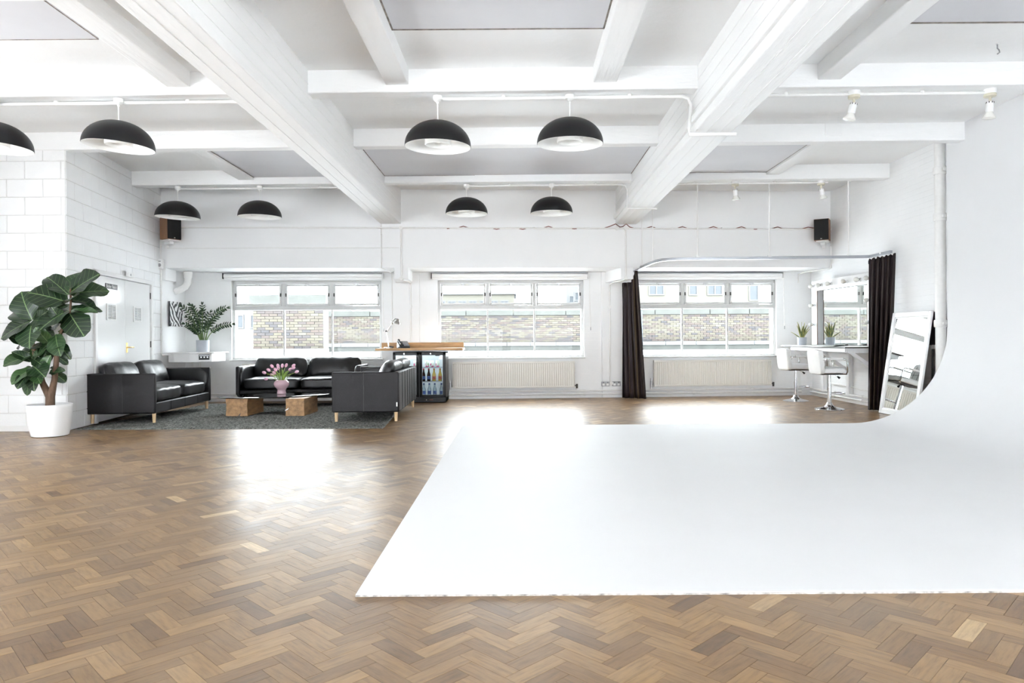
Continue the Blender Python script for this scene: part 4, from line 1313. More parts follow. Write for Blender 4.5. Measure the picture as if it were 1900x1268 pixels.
# ---- radiators
def radiator(label, u0, u1, z0, z1):
    r = thing('radiator', label, 'radiator', BW((u0 + u1) / 2, RV - 0.03, z0), TH, 'panel radiators under the windows')
    L_ = u1 - u0; h = z1 - z0
    n = int(L_ / 0.04)
    prof = [(-L_ / 2, -0.055)]
    for k in range(n):
        x = -L_ / 2 + 0.02 + (L_ - 0.04) * (k + .5) / n
        p = (L_ - .04) / n
        prof += [(x - p * .38, -0.075), (x + p * .12, -0.075), (x + p * .2, -0.066), (x + p * .38, -0.066)]
    prof += [(L_ / 2, -0.055), (L_ / 2, -0.05), (-L_ / 2, -0.05)]
    MB().prism(prof, 'z', 0.03, h - 0.035).build('front_panel', 'rad', r, 40)
    mb = MB().box(-L_ / 2, L_ / 2, -0.076, -0.05, h - 0.036, h - 0.012); mb.box(-L_ / 2, L_ / 2, -0.074, -0.05, 0.0, 0.031)
    mb.build('flat_edge', 'rad', r, 0, 0.006)
    MB().box(-L_ / 2, -L_ / 2 + .006, -0.078, 0.0, 0.0, h).build('side_panel', 'rad', r, 0, 0.002)
    MB().box(L_ / 2 - .006, L_ / 2, -0.078, 0.0, 0.0, h).build('side_panel', 'rad', r, 0, 0.002)
    mb = MB()
    m_ = int(L_ / 0.05)
    for k in range(m_):
        x = -L_ / 2 + L_ * (k + .5) / m_
        mb.box(x - .016, x + .016, -0.072, -0.004, h - .004, h)
    mb.box(-L_ / 2, L_ / 2, -0.078, -0.07, h - .014, h + .001); mb.box(-L_ / 2, L_ / 2, -0.008, 0, h - .014, h + .001)
    mb.build('top_grille', 'rad', r, 0)
    MB().box(-L_ / 2 + .01, L_ / 2 - .01, -0.016, -0.004, .02, h - .02).build('rear_panel', 'rad', r, 0)
    for x, sg in ((-L_ / 2, -1), (L_ / 2, 1)):
        v = MB().tube([(x, -.04, .03), (x + sg * .05, -.04, .03)], 0.011, 8)
        v.tube([(x + sg * .045, -.04, .10 if sg < 0 else .06), (x + sg * .045, -.04, -.02)], [.02, .018], 10)
        v.build('valve', 'steel' if sg < 0 else 'curtain_dirt', r, 50)
        if sg < 0:
            MB().tube([(x + sg * .045, -.04, .10), (x + sg * .045, -.04, .15)], .017, 10).build('valve_cap', 'trimw', r, 50)
        MB().tube([(x + sg * .045, -.04, -.02), (x + sg * .045, -.04, -z0 + 0.13)], .009, 8).build('pipe_tail', 'pipe', r, 50)
    return r
radiator('cream panel radiator mostly hidden behind the far sofa', -4.91, -2.69, 0.20, 0.68)
radiator('cream panel radiator under the middle window', -1.15, 1.089, 0.20, 0.682)
radiator('cream panel radiator under the right window', 2.57, 4.79, 0.20, 0.682)
def heating(label, pts, r):
    h = thing('heating_pipe', label, 'pipe', pts[0], group='white heating pipes along the skirting')
    o = Vector(pts[0])
    MB().tube([Vector(p) - o for p in pts], r, 8).build('pipe', 'pipe', h, 60)
    for i in range(len(pts) - 1):
        a_, b_ = Vector(pts[i]), Vector(pts[i + 1])
        L_ = (b_ - a_).length
        for k in range(1, int(L_ / 1.1) + 1):
            q = a_ + (b_ - a_) * (k / (int(L_ / 1.1) + 1)) - o
            MB().lathe([(r * 1.5, -.02), (r * 1.5, .02)], 10, q, 'x' if abs(b_.x - a_.x) > abs(b_.y - a_.y) else 'y').build('coupling', 'pipe', h)
ce = BW(5.52, RV - .07)
heating('upper white heating pipe along the foot of the back wall', bwp([(-5.9, RV - .07, .135), (ce.x - .1, RV - .07, .135)]), 0.016)
heating('lower white heating pipe along the foot of the back wall', bwp([(-5.9, RV - .065, .075), (ce.x - .1, RV - .065, .075)]), 0.019)
yb = BW(5.45, RV - .07).y
heating('upper white heating pipe along the foot of the right wall', [(RX - .06, yb, .135), (RX - .06, 9.2, .135)], 0.016)
heating('lower white heating pipe along the foot of the right wall', [(RX - .06, yb, .075), (RX - .06, 9.2, .075)], 0.019)
heating('thin white pipe branch stepping along the right wall behind the stools', [(RX - .04, 12.35, .12), (RX - .04, 12.35, .27), (RX - .04, 11.5, .27), (RX - .04, 11.3, .24), (RX - .04, 9.6, .24)], 0.010)

# ---- roller blinds
def blind(label, u0, u1, chain_u, z0=2.21):
    b_ = thing('roller_blind', label, 'blind', BW(u0, RV - .06, z0), TH, 'rolled-up roller blinds')
    L_ = u1 - u0
    MB().tube([(0.02, 0, .055), (L_ - .02, 0, .055)], .042, 16).build('roll', 'trimw', b_, 60)
    MB().box(0.02, L_ - .02, -.02, .0, -.012, .02).build('bottom_bar', 'trimw', b_, 0, 0.006)
    MB().box(0.01, L_ - .01, -.045, .06, .098, .104).build('fascia', 'alu', b_, 0)
    for x in (0, L_ - .012):
        MB().box(x, x + .012, -.05, .055, .0, .105).build('bracket', 'curtain_dirt' if x == 0 else 'trimw', b_, 0, 0.003)
    c = chain_u - u0
    MB().tube([(c, -.02, .05), (c + .003, -.02, -.5), (c + .012, -.02, -.90), (c + .022, -.02, -.93), (c + .024, -.02, -.88), (c + .012, -.02, -.4), (c + .01, -.02, .05)], .004, 5).build('chain', 'pipe', b_, 60)
    MB().tube([(c + .018, -.02, -.90), (c + .018, -.02, -.96)], .008, 6).build('chain_weight', 'plastic_grey', b_)
blind('rolled-up white roller blind over the left window', -5.254, -2.397, -2.41)
blind('rolled-up white roller blind over the middle window', -1.533, 1.364, 1.375)
blind('rolled-up white roller blind over the right window', 2.244, 5.035, 5.035)

# ---- sockets
def socket(label, u, z):
    s_ = thing('double_socket', label, 'socket', BW(u, RV - .052, z), TH, 'metal double sockets under the conduit')
    MB().box(-.075, .075, -.035, 0, -.043, .043).build('faceplate', 'plastic_grey', s_, 0, 0.005)
    for x in (-.038, .038):
        MB().box(x - .022, x + .022, -.037, -.034, -.03, .008).build('outlet', 'trimw', s_, 0)
        MB().box(x - .008, x + .008, -.039, -.034, .018, .036).build('rocker', 'black', s_, 0)
socket('metal double wall socket left of the conduit drop', 1.665, 0.255)
socket('metal double wall socket half behind the dark curtain', 1.87, 0.255)

# ================================================================== counter and drinks fridge
CX0, CX1, CY = -2.43, -0.935, 11.97
ctr = thing('oak_counter', 'oak worktop shelf with upstand above the drinks fridge', 'counter', (-1.68, 12.2, 0.0))
MB().box(CX0 + 1.68, CX1 + 1.68, CY - 12.2, 0.28, 0.912, 0.95).build('worktop', 'oak', ctr, 0, 0.003)
MB().box(-2.42 + 1.68, -0.955 + 1.68, 0.28, 0.30, 0.912, 1.045).build('upstand', 'oak', ctr, 0, 0.002)
MB().box(-0.70, 0.70, 0.30, 0.40, 0.915, 0.93).build('bearer', 'trimw', ctr, 0)
MB().box(-0.70, 0.70, 0.38, 0.56, 0.89, 0.93).build('wall_batten', 'trimw', ctr, 0, 0.003)

FX0, FX1, FY0, FY1, FH = -2.152, -1.238, 12.07, 12.56, 0.885
fx = (FX0 + FX1) / 2
fr = thing('drinks_fridge', 'black double-door glass drinks fridge under the oak counter', 'fridge', (fx, FY0, 0.0))
hw = (FX1 - FX0) / 2
D_ = FY1 - FY0
mb = MB().box(-hw, -hw + .03, .05, D_, .02, FH); mb.box(hw - .03, hw, .05, D_, .02, FH); mb.box(-hw, hw, .05, D_, FH - .03, FH); mb.box(-hw, hw, D_ - .02, D_, .02, FH)
mb.box(-hw, hw, .05, D_, .02, .10)
mb.build('cabinet', 'black', fr, 0, 0.004)
mb = MB().box(-hw + .03, -hw + .036, .06, D_ - .02, .10, FH - .03); mb.box(hw - .036, hw - .03, .06, D_ - .02, .10, FH - .03); mb.box(-hw + .03, hw - .03, D_ - .026, D_ - .02, .10, FH - .03)
mb.box(-hw + .03, hw - .03, .06, D_ - .02, .10, .106); mb.box(-hw + .03, hw - .03, .06, D_ - .02, FH - .036, FH - .03)
mb.build('liner', 'fridge_in', fr, 0)
MB().box(-hw + .06, hw - .06, .075, .095, FH - .05, FH - .038).build('light_strip', 'led', fr, 0)
base = MB().box(-hw + .005, hw - .005, .03, .06, .015, .098).build('plinth', 'black', fr, 0, 0.003)
mb = MB()
for k in range(14): mb.box(.02 + k * .016, .028 + k * .016, .027, .032, .045, .07)
mb.build('vent_slots', 'grille', base, 0)
MB().lathe([(.009, 0), (.009, -.006)], 12, (.12, .03, .055), 'y').build('lock', 'chrome', base)
MB().box(.17, .23, .028, .031, .048, .066).build('display', 'redcable', base, 0)
for k, (a_, b_) in enumerate(((-hw + .003, -.002), (.002, hw - .003))):
    z0, z1 = .105, FH - .006
    t = .048
    mb = MB().box(a_, a_ + t, .0, .045, z0, z1); mb.box(b_ - t, b_, .0, .045, z0, z1); mb.box(a_, b_, .0, .045, z1 - t * 1.1, z1); mb.box(a_, b_, .0, .045, z0, z0 + t * .8)
    dd = mb.build('door', 'black', fr, 0, 0.006)
    MB().box(a_ + t - .004, b_ - t + .004, .015, .02, z0 + t * .7, z1 - t).build('pane', 'fridgeglass', dd, 0)
    MB().lathe([(.009, 0), (.009, -.006)], 12, ((a_ + b_) / 2 - .03, .0, z1 - .026), 'y').build('lock', 'chrome', dd)
    mb = MB().box(a_ + t - .002, a_ + t + .004, .010, .014, z0 + t * .8, z1 - t); mb.box(b_ - t - .004, b_ - t + .002, .010, .014, z0 + t * .8, z1 - t)
    mb.build('glazing_bead', 'alu', dd, 0)
    for z in (0.365, 0.61):
        s_ = MB()
        for q in range(12):
            yy = .09 + q * .029
            s_.tube([(a_ + .04, yy, z), (b_ - .04, yy, z)], .0022, 4)
        for xx in (a_ + .04, b_ - .04):
            s_.tube([(xx, .09, z), (xx, .41, z)], .004, 5)
        s_.box(a_ + .038, b_ - .038, .084, .088, z - .009, z + .009)
        s_.build('wire_shelf', 'alu', fr, 0)
MB().box(.265, .355, .11, .13, FH - .075, FH - .05).build('thermostat', 'black', fr, 0, .002)
def can(x, y, z, label):
    c = thing('drink_can', label, 'can', (fx + x, FY0 + y, z), random.uniform(0, 3), 'fruit pattern cans in the fridge')
    MB().lathe([(.024, 0), (.032, .008), (.033, .015), (.033, .105), (.027, .117), (.026, .119)], 18).build('body', 'can', c, 40)
    MB().lathe([(.0265, .118), (.0275, .121), (.025, .122), (.024, .119), (.003, .118)], 18).build('lid', 'alu', c, 40)
for x, l in ((.118, 'pink and green fruit drink can, left of three on the top fridge shelf'), (.205, 'pink and green fruit drink can, middle of three on the top fridge shelf'), (.30, 'pink and green fruit drink can, right of three on the top fridge shelf'),
             (-.085, 'pink and green fruit drink can behind the left fridge door, beside the door edge'), (-.29, 'pink and green fruit drink can behind the left fridge door, behind the sofa cushions')):
    can(x, .13, .615, l)
def bottle(x, y, z, kind, label):
    b_ = thing('drink_bottle', label, 'bottle', (fx + x, FY0 + y, z), 0, 'glass bottles in the fridge')
    body, cap, lab = {'cola': ('cola', 'redcap', 'bluelabel'), 'lemon': ('lemonade', 'orangecap', 'redlabel'), 'water': ('bottleglass', 'bluecap', 'bluelabel')}[kind]
    MB().lathe([(.026, 0), (.031, .006), (.031, .10), (.029, .125), (.016, .165), (.013, .20)], 18).build('body', body, b_, 50)
    MB().lathe([(.0135, .198), (.0155, .2), (.0155, .222), (.012, .225)], 14).build('cap', cap, b_, 40)
    MB().lathe([(.0317, .035), (.0317, .09)], 18).build('label', lab, b_, 40)
for x, k, l in ((.058, 'cola', 'dark cola bottle with red cap, leftmost on the middle fridge shelf'), (.148, 'cola', 'dark cola bottle with red cap, second on the middle fridge shelf'),
                (.24, 'lemon', 'yellow lemonade bottle with orange cap, third on the middle fridge shelf'), (.345, 'lemon', 'yellow lemonade bottle with orange cap, rightmost on the middle fridge shelf')):
    bottle(x, .13, .370, k, l)
for x, l in ((.06, 'clear glass water bottle, leftmost at the fridge bottom'), (.155, 'clear glass water bottle, second at the fridge bottom'), (.25, 'clear glass water bottle, third at the fridge bottom'), (.365, 'clear glass water bottle, rightmost at the fridge bottom')):
    bottle(x, .14, .112, 'water', l)

# ---- desk lamp and phone
dl = thing('desk_lamp', 'silver jointed desk lamp standing on the oak counter', 'lamp', (-2.235, 12.15, 0.9505))
MB().lathe([(.085, 0), (.085, .012), (.075, .018), (.02, .026)], 28).build('base', 'silver', dl, 40)
E1, E2 = Vector((-.035, 0, .295)), Vector((.065, 0, .43))
for s_ in (-.012, .012):
    MB().tube([(0, s_, .02), tuple(E1 + Vector((0, s_, 0)))], .005, 6).build('lower_arm', 'silver', dl)
    MB().tube([tuple(E1 + Vector((.01, s_, .0))), tuple(E2 + Vector((0, s_, 0)))], .005, 6).build('upper_arm', 'silver', dl)
MB().tube([(0.0, 0, .06), (-.02, 0, .16)], .011, 8).build('spring', 'steel', dl)
MB().tube([(-.02, 0, .31), (.015, 0, .355)], .012, 8).build('spring', 'steel', dl)
MB().ball(E1, .02, 7).build('elbow_joint', 'curtain_dirt', dl, 60)
MB().ball(E2, .018, 7).build('neck_joint', 'silver', dl, 60)
MB().tube([(.0, 0, .01), (.03, 0, .035), (.09, .0, .02)], .009, 8).build('base_joint', 'curtain_dirt', dl)
sh = MB().lathe([(.014, .085), (.02, .08), (.03, .055), (.052, .035), (.062, .0), (.058, .0), (.05, .03), (.025, .05), (.004, .055)], 24).build('shade', 'silver', dl, 50, loc=(.15, -.01, .425), rot=(.15, .25, 0))
MB().tube([(0, 0, .08), (-.055, 0, .075), (-.085, 0, .02)], .009, 8).build('shade_neck', 'silver', sh)
MB().tube([(0.05, 0, .44), (.045, 0, .475), (.06, 0, .485), (.075, 0, .46)], .005, 6).build('handle_loop', 'silver', dl)

ph = thing('desk_phone', 'black desk phone on the oak counter beside the lamp', 'phone', (-1.97, 12.14, 0.9505), math.radians(28))
body = MB().prism([(-.09, .0), (.09, .0), (.09, .02), (.07, .115), (.05, .12), (-.09, .03)], 'x', -.10, .085).build('body', 'phone', ph, 0, 0.006)
MB().prism([(-.035, .066), (.045, .119), (.042, .122), (-.038, .069)], 'x', -.02, .075).build('screen', 'plastic_grey', body, 0)
mb = MB()
for i in range(4):
    for j in range(4):
        y = -.075 + j * .010; z = .042 + j * .0065
        mb.box(-.015 + i * .024, .002 + i * .024, y, y + .007, z - .004, z + .004)
mb.build('keypad', 'plastic_grey', body, 0)
MB().tube([(-.075, -.085, .065), (-.075, -.05, .082), (-.075, .02, .125), (-.075, .05, .14)], [.020, .016, .016, .022], 10).build('handset', 'phone', ph, 60)
MB().tube([(-.075, -.08, .05), (-.12, -.08, .01), (-.10, -.12, .006), (-.05, -.10, .006)], .005, 6).build('cord', 'phone', ph)

# ================================================================== corner shelf, zz plant, picture, bent waste pipe
shf = thing('corner_shelf', 'white boxed corner shelf with a small amplifier set in its front', 'shelf', (-5.6, 12.3, 0.0))
q = [(-.36, -.44), (.08, -.52), (.44, -.28), (.44, .30), (-.36, .30)]
MB().hexa([(x, y) for x, y in ((-.375, -.46), (.085, -.545), (.41, -.32), (.41, .30), (-.375, .30))], 0.885, 0.905).build('shelf_board', 'trimw', shf, 0, 0.003)
MB().hexa([(-.33, -.40), (.06, -.47), (.35, -.27), (.35, .30), (-.33, .30)], 0.74, 0.885).build('box', 'trimw', shf, 0, 0.003)
an = math.atan2(.20, .29)
amp = MB().box(-.085, .085, -.006, .02, -.045, .045).build('amplifier', 'black', shf, 0, 0.003, loc=(.25, -.339, .82), rot=(0, 0, an))
for x in (-.05, .0, .05):
    MB().lathe([(.012, -.006), (.011, -.022)], 14, (x, 0, 0), 'y').build('knob', 'steel', amp)
MB().box(-.075, .075, -.008, -.005, .022, .03).build('trim_strip', 'steel', amp, 0)
for x in (-.2, -.06):
    MB().tube([(x, .2, .02), (x, .2, .74)], .012, 8).build('support_pipe', 'pipe', shf)

zz = thing('zz_plant', 'leafy zz plant in a blue-grey pot on the corner shelf', 'plant', (-5.46, 12.16, 0.9055))
MB().lathe([(.098, 0), (.102, .004), (.106, .10), (.108, .205), (.104, .208), (.100, .20), (.098, .17), (.003, .17)], 32).build('pot', 'potgrey', zz, 40)
MB().lathe([(.099, .16), (.097, .182), (.003, .186)], 24).build('soil', 'soil', zz, 40)
stems = [(-.31, .60, -.10, 16), (-.22, .62, .02, 16), (-.12, .60, -.10, 15), (-.03, .64, .06, 14), (.05, .52, -.12, 12), (.12, .50, .02, 12), (.43, .58, -.04, 18), (.54, .30, -.08, 18), (-.24, .30, -.14, 13), (-.12, .26, -.18, 12), (.20, .34, -.16, 12), (-.30, .42, .08, 13), (.02, .36, -.18, 11), (.26, .46, .08, 12)]
for k, (dx, h, dy, nl) in enumerate(stems):
    p0 = Vector((dx * .12, dy * .15, .18)); p2 = Vector((dx, dy, .18 + h)); p1 = Vector((dx * .30, dy * .4, .18 + h * (.72 if dx < .4 else .9)))
    cur = lambda t: p0 * (1 - t) ** 2 + p1 * 2 * t * (1 - t) + p2 * t * t
    stm = MB().tube([cur(t / 8) for t in range(9)], [.010 - .0008 * t for t in range(9)], 6).build('stem', 'zzstem', zz, 60)
    lf = MB()
    nl = int(nl * .62)
    for i in range(nl):
        t = .36 + .64 * i / (nl - 1)
        p = cur(t); tg = (cur(min(1, t + .02)) - cur(t - .02)).normalized()
        sd = tg.cross(Vector((.1, -1, .15))).normalized()
        for sg in (-1, 1):
            d = (sd * sg * .8 + tg * .65 + Vector((0, random.uniform(-.35, .1), 0))).normalized()
            if i == nl - 1: d = (tg + sd * sg * .25).normalized()
            L_ = random.uniform(.060, .080) * (1.1 - .3 * abs(t - .65))
            wd = d.cross(Vector((random.uniform(-.4, .4), -.8, .6))).normalized()
            up = wd.cross(d)
            n0 = len(lf.v)
            for a_, w_ in ((0, .003), (.25, .012), (.55, .0155), (.82, .009), (1, .001)):
                c = p + d * L_ * a_ + up * (-.012 * a_ * a_)
                lf.v += [tuple(c - wd * w_ + up * .004), tuple(c), tuple(c + wd * w_ + up * .004)]
            for r in range(4):
                for j in (0, 1):
                    lf.f.append(tuple(n0 + z for z in (r * 3 + j, r * 3 + j + 1, r * 3 + j + 4, r * 3 + j + 3)))
    o = lf.build('leaflets', 'zzleaf', stm, 180)
    o['kind'] = 'stuff'

pic = thing('wall_picture', 'abstract black and white canvas on the left recess wall by the zz plant', 'picture', (-5.975, 12.24, 1.57), 0)
MB().box(0, .022, -.225, .225, -.215, .215).build('canvas_print', 'picture', pic, 0)
mb = MB().box(-.002, .021, -.227, -.224, -.216, .216); mb.box(-.002, .021, .224, .227, -.216, .216)
mb.build('canvas_edge', 'signblack', pic, 0)
wp = thing('waste_pipe', 'white painted waste pipe bending from the soffit into the left wall', 'pipe', (-5.80, 12.35, 2.32))
MB().tube([(0, 0, 0), (0, 0, -.12), (-.005, 0, -.20), (-.04, -.02, -.27), (-.11, -.05, -.32), (-.20, -.09, -.36)], .058, 14).build('pipe', 'pipe', wp, 60)
MB().lathe([(.075, -.001), (.075, -.05), (.068, -.06), (.068, -.11)], 20).build('socket_collar', 'pipe', wp, 40)

# ================================================================== dressing corner at the right
M['deskwhite'] = plain('white_painted_desk', (0.84, 0.84, 0.84), 0.45, var=0.02)
dk = thing('makeup_desk', 'long white dressing desk with dark top fixed to the right wall', 'desk', (5.2, 11.7, 0.0))
X0 = 4.87 - 5.2; X1 = RX - .004 - 5.2
MB().hexa([(X0, 1.22), (X0 + .03, -1.22), (X1, -1.24), (X1, 1.22)], .925, .948).build('desk_top', 'desk_dark', dk, 0, .003)
MB().box(X0 + .06, X0 + .10, -1.15, .95, .865, .925).build('front_rail', 'deskwhite', dk, 0, .004)
MB().box(X0 + .10, X1 - .002, -1.16, -1.11, .85, .925).build('end_rail', 'deskwhite', dk, 0, .004)
for y in (-1.135, -.05, .92):
    MB().prism([(X0 + .12, .865), (X0 + .19, .865), (X1 - .004, .52), (X1 - .004, .44)], 'y', y - .025, y + .025).build('brace', 'deskwhite', dk, 0, .003)
for y in (-.05, .92):
    MB().box(X1 - .075, X1 - .004, y - .05, y + .05, .12, .90).build('wall_post', 'deskwhite', dk, 0, .003)
# paper cover sheet, curled at its near edge
cs = thing('cover_sheet', 'white paper sheet covering most of the dressing desk, curled at one edge', 'paper', (5.2, 11.7, .9495))
mb = MB()
nx, ny = 10, 40
for j in range(ny + 1):
    for i in range(nx + 1):
        a_, b_ = i / nx, j / ny
        x = X0 - .03 + (X1 - .20 - X0) * a_
        y = -.98 + .55 * a_ * (1 - b_) + (2.2 - .55 * a_ * (1 - b_)) * b_
        z = .001 + .010 * max(0, 1 - a_ * 6) * (math.sin(b_ * 17) * .5 + .5) + .03 * max(0, 1 - b_ * 12) ** 2 * (.4 + .6 * math.sin(a_ * 5) ** 2)
        if i == 0: z -= .012
        mb.v.append((x, y, z))
for j in range(ny):
    for i in range(nx):
        n_ = j * (nx + 1) + i
        mb.f.append((n_, n_ + 1, n_ + nx + 2, n_ + nx + 1))
o = mb.build('sheet', 'paper', cs, 180)
o.modifiers.new('thick', 'SOLIDIFY').thickness = .001

# illuminated mirror
mm = thing('makeup_mirror', 'wide dressing mirror framed by white boards of round bulbs on the right wall', 'mirror', (RX - .04, 10.72, 0.0), math.radians(5))
MB().box(-.012, .01, .10, 1.74, .96, 2.0).build('mirror_glass', 'mirror', mm, 0)
tb = MB().box(-.075, -.058, .16, 1.68, 1.915, 2.09).build('top_board', 'doorwhite', mm, 0, .003)
MB().box(-.058, .012, .16, 1.68, 2.07, 2.09).build('top_board_return', 'deskwhite', tb, 0)
lb = MB().box(-.075, -.058, 1.68, 1.86, .96, 2.09).build('side_board', 'doorwhite', mm, 0, .003)
MB().box(-.058, -.012, 1.682, 1.694, .96, 2.0).build('board_return', 'deskwhite', lb, 0)
MB().box(-.077, -.070, 1.672, 1.682, .96, 1.915).build('raw_edge', 'walnut', lb, 0)
rb = MB().box(-.075, -.058, -.01, .16, .96, 2.09).build('side_board', 'doorwhite', mm, 0, .003)
MB().box(-.077, -.070, .158, .168, .96, 1.915).build('raw_edge', 'walnut', rb, 0)
def mbulb(parent, y, z):
    h_ = MB().lathe([(.030, -.076), (.030, -.084), (.020, -.088), (.018, -.115)], 16, (0, y, z), 'x').build('bulb_holder', 'deskwhite', parent, 50)
    MB().tube([(-.098, y, z), (-.106, y, z)], .0195, 14).build('black_collar', 'black', h_)
    MB().ball((-.145, y, z), .038, 8).build('bulb', 'opal', h_, 60)
for y in (1.52, 1.20, .72, .34): mbulb(tb, y, 2.0)
for z in (2.0, 1.66, 1.32): mbulb(lb, 1.77, z)
for z in (2.0, 1.66, 1.32): mbulb(rb, .07, z)
sn = thing('snake_plant', 'variegated snake plant in a grey pot on the dressing desk', 'plant', (5.085, 12.52, .952))
MB().lathe([(.070, 0), (.074, .004), (.078, .06), (.0785, .066), (.080, .13), (.084, .14), (.080, .142), (.076, .13), (.003, .125)], 28).build('pot', 'potgrey', sn, 40)
def snake_leaf(dx, dy, L_, w, tw):
    mb = MB(); uvs = []
    n_ = 9
    for i in range(n_ + 1):
        t = i / n_
        ww = w * (.55 + .45 * math.sin(PI * min(1, t * 1.3) * .8)) * (1 - max(0, t - .6) / .4) ** .8 if t < 1 else .0006
        c = Vector((dx * (.12 + .88 * t ** 1.3), dy * (.12 + .88 * t ** 1.3), .11 + L_ * t * (1 - .1 * t)))
        a_ = tw + t * .8
        s_ = Vector((math.cos(a_), math.sin(a_) * .6, 0))
        for j in (-1, 0, 1):
            mb.v.append(tuple(c + s_ * ww * j + Vector((0, .012 * (1 if j == 0 else 0), 0)))); uvs.append((.5 + .5 * j, t))
    for i in range(n_):
        for j in (0, 1):
            mb.f.append((i * 3 + j, i * 3 + j + 1, i * 3 + j + 4, i * 3 + j + 3))
    me = bpy.data.meshes.new('leaf'); me.from_pydata(mb.v, [], mb.f); me.materials.append(M['snake'])
    uv = me.uv_layers.new(name='grain')
    for lp in me.loops: uv.data[lp.index].uv = uvs[lp.vertex_index]
    me.polygons.foreach_set('use_smooth', [True] * len(me.polygons))
    o = bpy.data.objects.new('leaf', me); C.objects.link(o); o.parent = sn
    o.modifiers.new('thick', 'SOLIDIFY').thickness = .003
for a_ in ((-.20, -.02, .14, .016, .2), (-.09, -.03, .34, .022, .1), (-.05, .02, .30, .022, .5), (0, -.05, .26, .024, -.2), (.04, -.03, .33, .024, .2), (.09, .0, .28, .022, -.1), (.12, -.02, .24, .020, .3), (.02, .05, .34, .02, .8), (-.03, -.07, .2, .022, 0), (.07, -.06, .2, .022, .4), (-.06, .06, .27, .02, .1), (.15, .02, .20, .016, .2)):
    snake_leaf(*a_)

# bar stools
def bar_stool(label, x, y, rz):
    s_ = thing('bar_stool', label, 'bar stool', (x, y, 0.0005), rz, 'white bar stools at the dressing desk')
    MB().lathe([(.205, 0), (.212, .004), (.21, .010), (.16, .022), (.10, .036), (.06, .056), (.042, .085), (.038, .10), (.030, .104)], 40).build('base_disc', 'chrome', s_, 50)
    MB().tube([(0, 0, .09), (0, 0, .34)], .030, 18).build('outer_column', 'chrome', s_)
    MB().tube([(0, 0, .33), (0, 0, .53)], .021, 16).build('gas_lift', 'chrome', s_)
    MB().tube([(.02, 0, .24), (.13, -.10, .245), (.20, -.08, .245), (.23, 0, .245), (.20, .08, .245), (.13, .10, .245), (.02, 0, .24)], .010, 8).build('footrest', 'chrome', s_, 60)
    MB().box(-.19, .19, -.17, .17, .53, .542).build('seat_plate', 'curtain_dirt', s_, 0, .003)
    se = pillow(.215, .205, .042, 6, 10, .02).build('seat', 'whiteleather', s_, 60, loc=(.01, 0, .588))
    bk = pillow(.042, .205, .185, 7, 12).build('backrest', 'whiteleather', s_, 60, loc=(-.205, 0, .72), rot=(0, math.radians(-6), 0))
    for yy in (-.07, .07):
        MB().tube([(-.148, yy, .60), (-.150, yy, .72), (-.162, yy, .86)], .004, 5).build('stitch_line', 'plastic_grey', bk).parent = bk
    for ch in bk.children:
        ch.location = (.205, 0, -.72)
    MB().tube([(.052, -.19, -.0), (.055, 0, .0), (.052, .19, .0)], .004, 5).build('stitch_line', 'plastic_grey', bk)
    for sy in (-1, 1):
        yy = sy * .225
        arm = MB().tube([(-.17, yy, .765), (.10, yy, .765), (.145, yy, .755), (.165, yy, .725), (.165, yy, .58), (.165, yy * .9, .555), (.13, yy * .8, .548)], .0125, 10).build('armrest', 'chrome', s_, 60)
        MB().tube([(-.10, yy, .768), (.09, yy, .768)], .017, 10).build('arm_pad', 'whiteleather', arm, 60)
        MB().tube([(-.17, yy, .765), (-.19, yy * .9, .765)], .0125, 10).build('arm_fixing', 'chrome', arm, 60)
    lv = MB().tube([(.03, -.03, .53), (.085, -.09, .50)], .005, 6).build('lever', 'chrome', s_)
    MB().tube([(.08, -.085, .503), (.105, -.11, .475)], [.010, .018], 10).build('lever_knob', 'black', lv)
    return s_
bar_stool('white padded bar stool at the far end of the dressing desk', 4.775, 12.03, math.radians(4))
bar_stool('white padded bar stool nearer the dark curtain at the dressing desk', 4.725, 10.62, math.radians(2))

# ---- curtain track, rods and curtains
TZ = 2.33
tk = thing('curtain_track', 'curved aluminium curtain track hanging below the ceiling at the right', 'curtain track', (2.5, 10.95, TZ))
path = [(2.13, 12.85), (2.17, 12.1), (2.21, 11.45), (2.24, 11.2), (2.30, 11.05), (2.42, 10.97), (2.6, 10.93), (3.8, 10.88), (5.0, 10.82), (RX - .12, 10.78)]
pv = [Vector((x - 2.5, y - 10.95, 0)) for x, y in path]
mb = MB()
prof = [(-.018, -.02), (.018, -.02), (.018, -.012), (.012, -.012), (.012, .012), (.018, .014), (.018, .022), (-.018, .022), (-.018, .014), (-.012, .012), (-.012, -.012), (-.018, -.012)]
n_ = len(prof)
for i, p in enumerate(pv):
    t = (pv[min(i + 1, len(pv) - 1)] - pv[max(i - 1, 0)]).normalized()
    s_ = Vector((-t.y, t.x, 0))
    for a_, b_ in prof: mb.v.append(tuple(p + s_ * a_ + Vector((0, 0, b_))))
for i in range(len(pv) - 1):
    for j in range(n_):
        j2 = (j + 1) % n_
        mb.f.append((i * n_ + j, i * n_ + j2, (i + 1) * n_ + j2, (i + 1) * n_ + j))
mb.f.append(tuple(range(n_ - 1, -1, -1))); mb.f.append(tuple((len(pv) - 1) * n_ + j for j in range(n_)))
mb.build('rail', 'alu', tk, 40)
for x, y, zt in ((2.155, 12.05, 2.99), (2.215, 11.4, ZC), (2.82, 10.92, ZC), (3.92, 10.87, ZC), (5.12, 10.81, ZC)):
    MB().tube([(x - 2.5, y - 10.95, .02), (x - 2.5, y - 10.95, ZC - TZ)], .009, 8).build('hanging_rod', 'pipe', tk)
    MB().box(x - 2.5 - .03, x - 2.5 + .03, y - 10.95 - .018, y - 10.95 + .018, .018, .045).build('hanger', 'trimw', tk, 0, .003)
